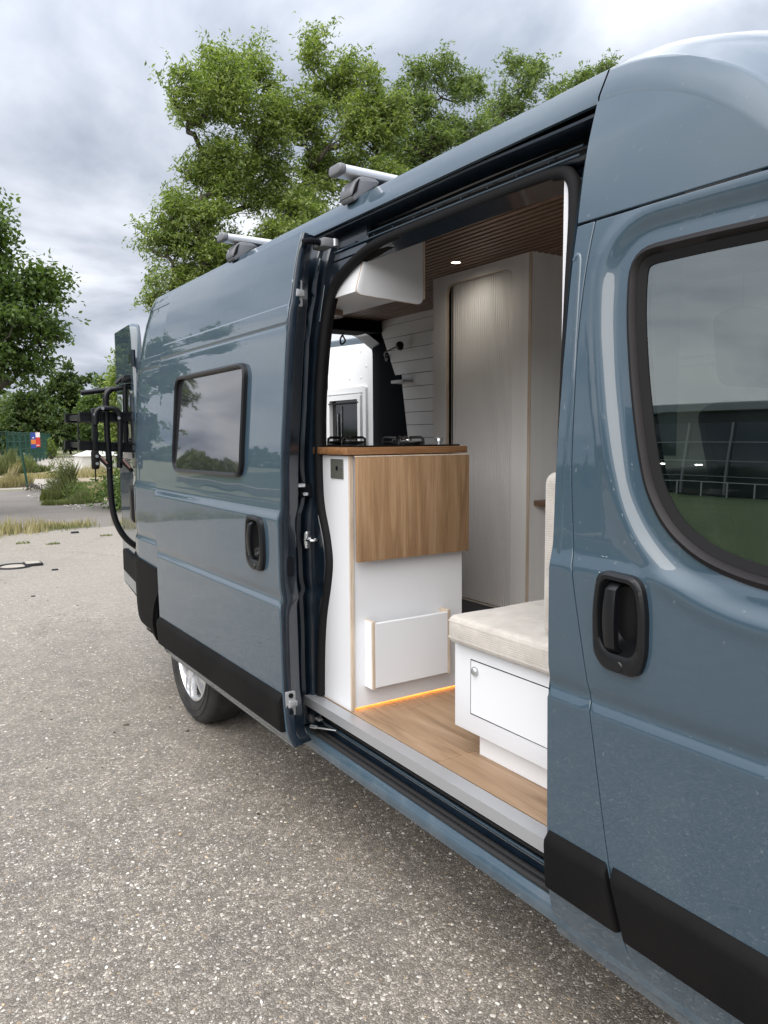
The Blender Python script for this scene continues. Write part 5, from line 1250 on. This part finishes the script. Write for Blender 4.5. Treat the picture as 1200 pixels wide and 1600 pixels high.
tree('ash_tree', (x, y, 0), [lob(330, 110, 22, .9, .85), lob(395, 105, 22, .75, .8, 1), lob(345, 170, 22, 1.25, .9), lob(300, 140, 22, .8, .5, -1), lob(420, 180, 22, .8, 1.1, .5), lob(330, 260, 22, 1.1, .9), lob(310, 340, 22, 1.3, .9), lob(255, 370, 22, .9, .8), lob(400, 290, 22, 1.2, 1.2, 1), lob(270, 430, 22, 1.0, .7), lob(350, 420, 22, 1.5, 1.0), lob(440, 400, 22, 1.4, 1.2), lob(240, 455, 22, .6, .4)], 4.2, .17, 950, 84000, .066, .021, 'leaf_ash', 'windblown ash tree with a ragged crown, leftmost of the tall trees behind the van', 21, WIND, 'tall trees behind the van', plume=True)
x, y = az(490, 23)
tree('ash_tree', (x, y, 0), [lob(490, 85, 23, .75, .75), lob(520, 130, 23, .9, .8, .5), lob(575, 130, 23, .65, .8), lob(470, 190, 23, .9, 1.0), lob(555, 200, 23, 1.35, 1.0), lob(610, 185, 23, .6, .8), lob(500, 260, 23, 1.2, 1.0, 1), lob(580, 290, 23, 1.3, .9), lob(470, 330, 23, 1.2, 1.0), lob(560, 370, 23, 1.5, 1.0), lob(490, 430, 23, 1.6, 1.1), lob(620, 350, 23, .9, .9)], 4.5, .18, 950, 88000, .066, .021, 'leaf_ash', 'tallest windblown ash tree in the middle of the trees behind the van', 22, WIND, 'tall trees behind the van', plume=True)
x, y = az(660, 25)
tree('ash_tree', (x, y, 0), [lob(640, 160, 25, .9, .8), lob(690, 120, 25, .8, .7), lob(720, 130, 25, .6, .8, 1), lob(665, 210, 25, 1.2, .9), lob(720, 210, 25, .9, .9), lob(650, 280, 25, 1.3, 1.0), lob(720, 290, 25, 1.2, .9), lob(660, 380, 25, 1.8, 1.3), lob(640, 110, 25, .3, .4)], 4.5, .17, 640, 52000, .07, .022, 'leaf_pale', 'rounder ash tree right of the tallest one, touching the van roof line', 23, WIND, 'tall trees behind the van', plume=True)
x, y = az(800, 30)
tree('ash_tree', (x, y, 0), [lob(790, 95, 30, .5, .6), lob(825, 100, 30, .5, .7), lob(800, 150, 30, 1.1, 1.0), lob(760, 180, 30, .9, 1.0), lob(860, 135, 30, .9, .6), lob(905, 120, 30, .8, .35), lob(930, 108, 30, .5, .2), lob(850, 200, 30, 1.6, 1.0), lob(770, 260, 30, 1.8, 1.3), lob(870, 290, 30, 2.0, 1.5)], 6.0, .15, 520, 30000, .08, .025, 'leaf_pale', 'thin airy tree rightmost behind the van roof, sky showing through', 24, WIND, 'tall trees behind the van', plume=True)
# oak at the left edge
x, y = az(-60, 17)
tree('oak_tree', (x, y, 0), [lob(-10, 360, 17, .55, .6), lob(10, 430, 17, .75, .65), lob(60, 430, 17, .35, .3), lob(85, 440, 17, .18, .2), lob(40, 500, 17, .85, .45), lob(85, 500, 17, .30, .20), lob(-5, 550, 17, .8, .28), lob(60, 562, 17, .50, .16), lob(-60, 400, 17, 1.4, 1.4), lob(-130, 420, 17, 1.6, 1.8), lob(-80, 540, 17, 1.6, 1.0), lob(-160, 560, 17, 1.2, .8)], 2.2, .20, 900, 56000, .055, .030, 'leaf_oak', 'dark leafy oak branches reaching in at the left edge', 25, (.1, 0, -.1), None, plume=True)
for i, (bx, by, s) in enumerate(((-5.3, 25.0, .80), (-24, 33.0, 1.25), (-6.0, 38.0, 1.0))):
    tree('field_tree', (bx, by, 0), [(bx + .5, by, 4.5 * s, 1.2 * s, 2.2 * s, 1.8 * s), (bx - 2.6 * s, by, 8.6 * s, 1.5 * s, 1.3, 1.0 * s), (bx + 1.2 * s, by, 6.2 * s, 1.3 * s, 1.3, 1.4 * s), (bx - 1.4 * s, by + .5, 6.0 * s, 1.3 * s, 1.3, 1.5 * s), (bx, by, 7.6 * s, 1.1 * s, 1.3, 1.2 * s), (bx + 1.9 * s, by - .5, 3.4 * s, 1.0 * s, 1.2, .9 * s), (bx - .6 * s, by, 3.0 * s, .8 * s, 1.3, 1.0 * s)], 2.0, .22, 260, 15000, .11, .05, 'leaf_oak', ('broad tree at the yard edge mirrored in the slid back door', 'larger broad tree behind the yard edge, mirrored in the door panel', 'farthest broad tree beyond the yard, left of the fence')[i], 40 + i, (.1, 0, 0), None)
# dense bushes and trees beyond the fence
def bush(name, px, d, pyt, halfpx, lm, label, seed, n=9000, cat='bush', leaf=.10, dd=1.5, group=None, base_w=None, spread=.5):
    x, y = az(px, d); pm = 1200 / d; w_ = halfpx / pm; h = max(.6, 1.52 + (686 - pyt) / pm * 1.0)
    r = random.Random(seed); lobes = []
    for k in range(9):
        a = r.uniform(-1, 1); hz = h * (1 - .55 * abs(a) ** 1.6) * r.uniform(.45, .80); ux = .80; lobes.append((x + a * w_ * .75 * ux, y - a * w_ * .75 * .55 + r.uniform(-.6, .6), hz, w_ * .38, w_ * .38, h * .24))
    lobes.append((x, y, h * .80, w_ * .3, w_ * .3, h * .20))
    for k in (-.6, 0, .6): lobes.append((x + k * w_ * .8, y - k * w_ * .55, h * .24, w_ * .45, w_ * .45, h * .26))
    return tree(name, (x, y, 0), lobes, h * .25, .10, 200, n, leaf, leaf * .45, lm, label, seed, (0, 0, 0), group, cat, spread)
bush('hedge_bush', 110, 78, 575, 80, 'leaf_dark', 'dark rounded hedge bush beyond the green fence end', 61, 26000, leaf=.19, group=None)
bush('hedge_bush', 55, 66, 598, 60, 'leaf_dark', 'deep green bush behind the green fence, left of the rounded one', 62, 16000, leaf=.16)
bush('hedge_bush', 8, 74, 640, 45, 'leaf_dark', 'low dark bush behind the fence at the left edge', 63, 12000, leaf=.17)
bush('hedge_bush', 165, 70, 590, 45, 'leaf_oak', 'lighter green bush right of the dark hedge, behind the bike rack', 64, 12000, leaf=.14)
bush('young_tree', 196, 40, 540, 22, 'leaf_ash', 'slim young tree rising between the hedge and the van rear', 65, 9000, 'tree', leaf=.10)
bush('fence_creeper', 79, 60, 682, 9, 'leaf_lime', 'bright lime creeper growing over the green fence', 66, 1500, 'creeper', leaf=.06, spread=.15)
bush('roadside_bush', 214, 17.2, 735, 22, 'leaf_oak', 'fresh green bush right behind the van corner', 67, 6000, leaf=.05)
for i, (px, d, t, hw, lm, lab) in enumerate(((310, 48, 560, 90, 'leaf_dark', 'long dark hedge bush hidden behind the sliding door side'), (600, 40, 520, 60, 'leaf_oak', 'green tree seen in the slit between rear door and pillar'), (560, 34, 560, 60, 'leaf_dark', 'dark bush framed by the open rear doorway'), (760, 36, 470, 110, 'leaf_dark', 'broad hedge on the far side of the van'), (1010, 32, 480, 130, 'leaf_oak', 'broad bushes on the far side, beyond the cab windows'), (1240, 30, 500, 130, 'leaf_dark', 'dark bushes ahead of the van on the far side'))):
    bush('background_bush', px, d, t, hw, lm, lab, 70 + i, 9000, leaf=.14, group=None)
# distant tree line all round the horizon
r = np.random.default_rng(5); n = 60000; a = r.uniform(0, 2 * pi, n); rad = r.uniform(95, 125, n)
hh_ = 5.0 + 2.0 * np.sin(a * 9) + 1.6 * np.sin(a * 23 + 1) + 1.0 * np.sin(a * 61)
z = hh_ * r.uniform(0, 1, n) ** .8; C = np.stack([rad * np.cos(a), rad * np.sin(a), z], 1); U = unit(r.normal(size=(n, 3))) * .62; W_ = unit(np.cross(U, r.normal(size=(n, 3)))) * .42
quadmesh('distant_treeline', C, U, W_, 'leaf_dark', None, 'stuff', 'low dark tree line along the horizon', 'trees')

# ---- grasses and weeds
def blades(name, pts, h0, h1, m, label, cat, seed, w=.006, lean=.35, kind='stuff', parent=None):
    r = np.random.default_rng(seed); pts = np.asarray(pts); n = len(pts)
    cen = pts.mean(0); sd0 = pts.std(0) + 1e-6; rr_ = np.hypot((pts[:, 0] - cen[0]) / (2 * sd0[0]), (pts[:, 1] - cen[1]) / (2 * sd0[1]))
    nz = .5 + .5 * np.sin(pts[:, 0] * 7.3 + 1.3 * np.sin(pts[:, 1] * 5.1)) * np.cos(pts[:, 0] * 2.9 + pts[:, 1] * 4.7)
    fall = np.clip(1.15 - rr_ ** 2, .15, 1) if kind is None else 1.0
    h = h0 + (h1 - h0) * r.uniform(0, 1, n) ** 1.7 * (.35 + .75 * nz) * fall * 1.25; a = r.uniform(0, 2 * pi, n)
    tip = np.stack([pts[:, 0] + np.cos(a) * h * lean * r.uniform(.2, 1, n), pts[:, 1] + np.sin(a) * h * lean * r.uniform(.2, 1, n), pts[:, 2] + h], 1)
    mid_ = pts * .5 + tip * .5 + np.array([0, 0, 1.0]) * (h * .08)[:, None]; b_ = a + pi / 2 + r.normal(0, .5, n); sd_ = np.stack([np.cos(b_), np.sin(b_), np.zeros(n)], 1) * w
    org = np.array([pts[:, 0].mean(), pts[:, 1].mean(), 0])
    V = np.stack([pts - sd_, pts + sd_, mid_ + sd_ * .8, tip, mid_ - sd_ * .8], 1) - org
    me = bpy.data.meshes.new(name); me.vertices.add(5 * n); me.vertices.foreach_set('co', V.reshape(-1)); me.loops.add(5 * n); me.loops.foreach_set('vertex_index', np.arange(5 * n))
    me.polygons.add(n); me.polygons.foreach_set('loop_start', np.arange(n) * 5); me.polygons.foreach_set('loop_total', np.full(n, 5)); me.update(calc_edges=True)
    me.materials.append(MATS[m]); o = bpy.data.objects.new(name, me); COL.objects.link(o); o.location = org; WL[o.name] = Vector(org)
    return tagset(o, label, cat, None, kind)
r = np.random.default_rng(9)
def strip(x0, x1, y0, dy, n, clump=1.0):
    x = r.uniform(x0, x1, n); keep = (np.sin(x * 2.3) + np.sin(x * 5.1 + 1) + r.uniform(-1.4, 1.4, n) * clump) > -.4; x = x[keep]
    return np.stack([x, y0 + .18 * np.sin(x * 1.1) + r.normal(0, dy, len(x)), np.zeros(len(x))], 1)
blades('dry_grass', strip(-9, .95, 13.5, .22, 9000), .06, .26, 'dry_stalk', 'dry yellow grass along the crack between yard and pavement, left', 'grass', 1, .007)
blades('dry_grass', strip(.75, 4.4, 13.7, .13, 3500), .05, .17, 'dry_stalk', 'thin dry grass strip beside the van rear', 'grass', 2, .006)
blades('green_grass', strip(-9, 4.4, 13.55, .16, 4500), .05, .15, 'green_stalk', 'green tufts among the dry grass strip', 'grass', 3, .006)
def patch(cx4, cy4, rx, ry, n, seed):
    q = np.random.default_rng(seed); a = q.uniform(0, 2 * pi, n); d = np.sqrt(q.uniform(0, 1, n)) ; return np.stack([cx4 + rx * d * np.cos(a), cy4 + ry * d * np.sin(a), np.zeros(n)], 1)
def weed(px, d, rx, ry, n, h0, h1, m, label, seed, w=.008):
    x, y = az(px, d); return blades('weed_clump', patch(x, y, rx, ry, n, seed), h0, h1, m, label, 'weeds', seed, w, .5, kind=None)
weed(92, 20.5, .50, .5, 1500, .15, 1.15, 'green_stalk', 'tall grey green weed clump at the pavement corner', 81)
weed(108, 19.2, .70, .35, 1500, .05, .40, 'green_stalk', 'low grass fringe at the foot of the tall weeds', 82)
weed(130, 23, 1.1, .9, 3000, .06, .40, 'dry_stalk', 'straw coloured weeds between the tall clump and the shed', 83)
weed(160, 26, 1.6, 1.6, 3500, .08, .34, 'green_stalk', 'green weeds in front of the white shed', 84, .010)
weed(150, 21, .9, .4, 1200, .05, .25, 'dry_stalk', 'brown dry weeds under the bike rack', 85)
weed(4, 27, .8, .8, 2500, .15, .75, 'dry_stalk', 'straw weeds at the left edge near the fence', 86, .010)
weed(-2, 36, 1.2, 1.2, 2500, .3, 1.3, 'green_stalk', 'tall green weeds at the near end of the green fence', 87, .014)
weed(22, 37.5, 1.4, .6, 2500, .2, .8, 'green_stalk', 'green weeds along the foot of the fence', 88, .014)
weed(110, 33, 2.2, 2.0, 3500, .10, .5, 'dry_stalk', 'pale dry weeds on the waste ground beyond', 89, .012)
for i, (px, d) in enumerate(((75, 11.9), (160, 12.6), (27, 12.2))):
    x, y = az(px, d); blades('grass_tuft', patch(x, y, .10, .05, 60, 90 + i), .02, .06, 'green_stalk', ('small green tuft sprouting in the asphalt below the grass strip', 'tiny tuft in the asphalt close to the van rear', 'lone tuft in the asphalt at the left edge')[i], 'weeds', 95 + i, .006, kind=None)
def puff(px, d, w_, h, n, m, label, seed, sz=.03):
    q = np.random.default_rng(seed); x, y = az(px, d); a = q.uniform(0, 2 * pi, n); rr_ = np.sqrt(q.uniform(0, 1, n)); zz = q.uniform(0, 1, n) ** .8
    C = np.stack([x + np.cos(a) * rr_ * w_ * (1.05 - .5 * zz), y + np.sin(a) * rr_ * w_ * .7, h * zz * (.55 + .45 * np.sin(a * 3 + 1) ** 2) + .02], 1) + q.normal(0, .03, (n, 3)); C[:, 2] = np.abs(C[:, 2])
    U = unit(q.normal(size=(n, 3)) + np.array([0, 0, .8])) * sz * q.uniform(.6, 1.6, (n, 1)); W_ = unit(np.cross(U, q.normal(size=(n, 3)))) * sz * .35
    return quadmesh('weed_bush', C, U, W_, m, None, None, label, 'weeds', origin=(x, y, 0))
puff(94, 20.6, .48, 1.05, 2600, 'green_stalk', 'leafy grey green thistle bush inside the tall weed clump', 120)
puff(118, 20.0, .45, .42, 1300, 'leaf_pale', 'small leafy weed right of the thistle bush', 121)
puff(205, 18.4, .35, .62, 1500, 'leaf_oak', 'fresh leafy weed showing between bike rack tube and van', 122)
puff(20, 37.0, 1.2, .7, 1500, 'leaf_pale', 'pale leafy weeds under the green fence', 123, .05)
# stones and debris by the weeds
tagset(chips('rubble', 500, (1.9, 6.5), (17.2, 22.5), .02, .07, 8, lift=.004), 'small pale rubble lying by the weeds', 'rubble')
# ---- green fence
fe = empty('mesh_fence', (6, 50, 0), 'dark green mesh fence with posts running back beside the waste ground', 'fence')
A = Vector((-1.0, 30.0)); B = Vector((3.6, 38.5)); Cc = Vector((11.2, 69.0)); segs = [(A, B), (B, Cc)]; posts = []
for a_, b_ in segs:
    L_ = (b_ - a_).length; k = int(L_ / 2.5)
    for i in range(k): posts.append((a_ + (b_ - a_) * i / k, a_ + (b_ - a_) * (i + 1) / k))
for p, q in posts:
    part(fe, 'post', box(p.x - .035, p.x + .035, p.y - .035, p.y + .035, 0, 1.86), 'fence_green')
    d = (q - p); n_ = int(d.length / .50); VF = []
    for i in range(1, n_):
        c = p + d * i / n_; VF.append(box(c.x - .014, c.x + .014, c.y - .014, c.y + .014, .05, 1.80))
    for z in (.2, .55, .95, 1.35, 1.7, 1.8): VF.append(tube([(p.x, p.y, z), (q.x, q.y, z)], .016, 4))
    V, F = merge(*VF); obj('wire_mesh', V, F, 'fence_green', fe, kind='stuff')
def sign(px, d, w_, z0, z1, m, lab, cat='sign', extra=None):
    x, y = az(px, d); s = obj('fence_sign', *box(x - w_ / 2, x + w_ / 2, y - .16, y - .14, z0, z1, .003, 1), m, None); tagset(s, lab, cat, None)
    if extra:
        for k_, (za, zb, m2, sc3) in enumerate(extra): obj('sign_band', *box(x - w_ / 2 * sc3, x + w_ / 2 * sc3, y - .168, y - .161, za, zb), m2, s)
sign(51.5, 44.5, .24, .98, 1.80, 'sign_blue', 'blue sign with an orange patch hung on the green fence', extra=[(1.20, 1.44, 'sign_orange', .95), (1.50, 1.56, 'sign_white', .3)])
sign(58.5, 46.5, .24, 1.03, 1.83, 'sign_red', 'red sign with a pale top hung on the green fence', extra=[(1.56, 1.82, 'sign_white', .98), (1.10, 1.14, 'sign_white', .6)])
# ---- leaning green post
gp = empty('green_post', (2.34, 24.8, 0), 'thin dark green post leaning at the pavement edge, twigs at its foot', 'post')
V, F = tube([(2.37, 24.8, -.02), (2.20, 24.8, 1.62)], .030, 8); obj('pole', V, F, 'fence_green', gp, smooth=60)
V, F = tube([(2.20, 24.8, 1.60), (2.19, 24.8, 1.66)], .036, 8); obj('cap', V, F, 'fence_green', gp, smooth=60)
rr2 = random.Random(3); VF = []
for k in range(46):
    x0, y0 = 2.62 + rr2.gauss(0, .32), 23.7 + rr2.gauss(0, .3); a = rr2.uniform(0, 2 * pi); l = rr2.uniform(.15, .55); z0 = rr2.uniform(0, .12)
    VF.append(tube([(x0, y0, z0), (x0 + cos(a) * l * .5, y0 + sin(a) * l * .5, z0 + rr2.uniform(.05, .25)), (x0 + cos(a) * l, y0 + sin(a) * l, rr2.uniform(0, .18))], .009, 3))
V, F = merge(*VF); tagset(obj('twig_pile', V, F, 'bark', None), 'heap of dead twigs at the foot of the leaning post', 'twigs')
# ---- white shed
x, y = az(158, 42.3); sd2 = empty('white_shed', (x, y, 0), 'low white shed with a shallow roof behind the bike rack', 'shed')
part(sd2, 'wall', box(x - 1.15, x + 1.7, y - .9, y + .9, 0, .62), 'shed_white')
V = [(x - 1.25, y - 1.0, .60), (x + 1.8, y - 1.0, .60), (x + 1.8, y + 1.0, .60), (x - 1.25, y + 1.0, .60), (x - .6, y, .92), (x + 1.3, y, .92)]
part(sd2, 'roof', (V, [(0, 1, 5, 4), (1, 2, 5), (2, 3, 4, 5), (3, 0, 4), (0, 3, 2, 1)]), 'shed_white')
for k in (0, 1, 2): part(sd2, 'rib', box(x - .35 + k * .85, x - .32 + k * .85, y - .93, y - .9, .02, .58), 'moulding')
# ---- things lying on the yard
def gpt(px, py): 
    v = Vector([R[k][0] * (px - 600) / 1200 + R[k][1] * (py - 800) / 1200 + R[k][2] for k in range(3)]); t_ = -1.52 / v.z; return (-1.25 + v.x * t_, v.y * t_)
x, y = gpt(22, 886)
dd_ = empty('manhole_ring', (x, y, 0), 'flat round drain cover with a pale centre and black rim on the yard', 'drain cover')
part(dd_, 'rim', lathe([(.150, .0), (.165, .018), (.185, .022), (.20, .0)], 'z', (x, y, 0), 36), 'rubber', 50)
part(dd_, 'cover', lathe([(0, .014), (.13, .012), (.152, .006)], 'z', (x, y, 0), 36), 'concrete', 50)
x, y = gpt(50, 883); wd_ = empty('rubber_block', (x, y, 0), 'flat black rubber block with a pale top, right beside the drain cover', 'block')
part(wd_, 'block', box(x - .09, x + .11, y - .11, y + .11, .0, .032, .008), 'rubber', 40); part(wd_, 'top_plate', box(x - .07, x + .09, y - .08, y + .10, .0315, .036, .003), 'concrete', 40)
for px, py, s, lb in ((117, 833, .06, 'small dark scrap on the yard in line with the bike rack'), (86, 891, .035, 'tiny dark scrap right of the drain cover'), (52, 932, .02, 'tiny dark pebble on the yard below the drain cover')):
    x, y = gpt(px, py); V, F = box(x - s, x + s, y - s * .6, y + s * .6, 0, s * .45, s * .2); tagset(obj('scrap', V, F, 'rubber', None), lb, 'scrap')
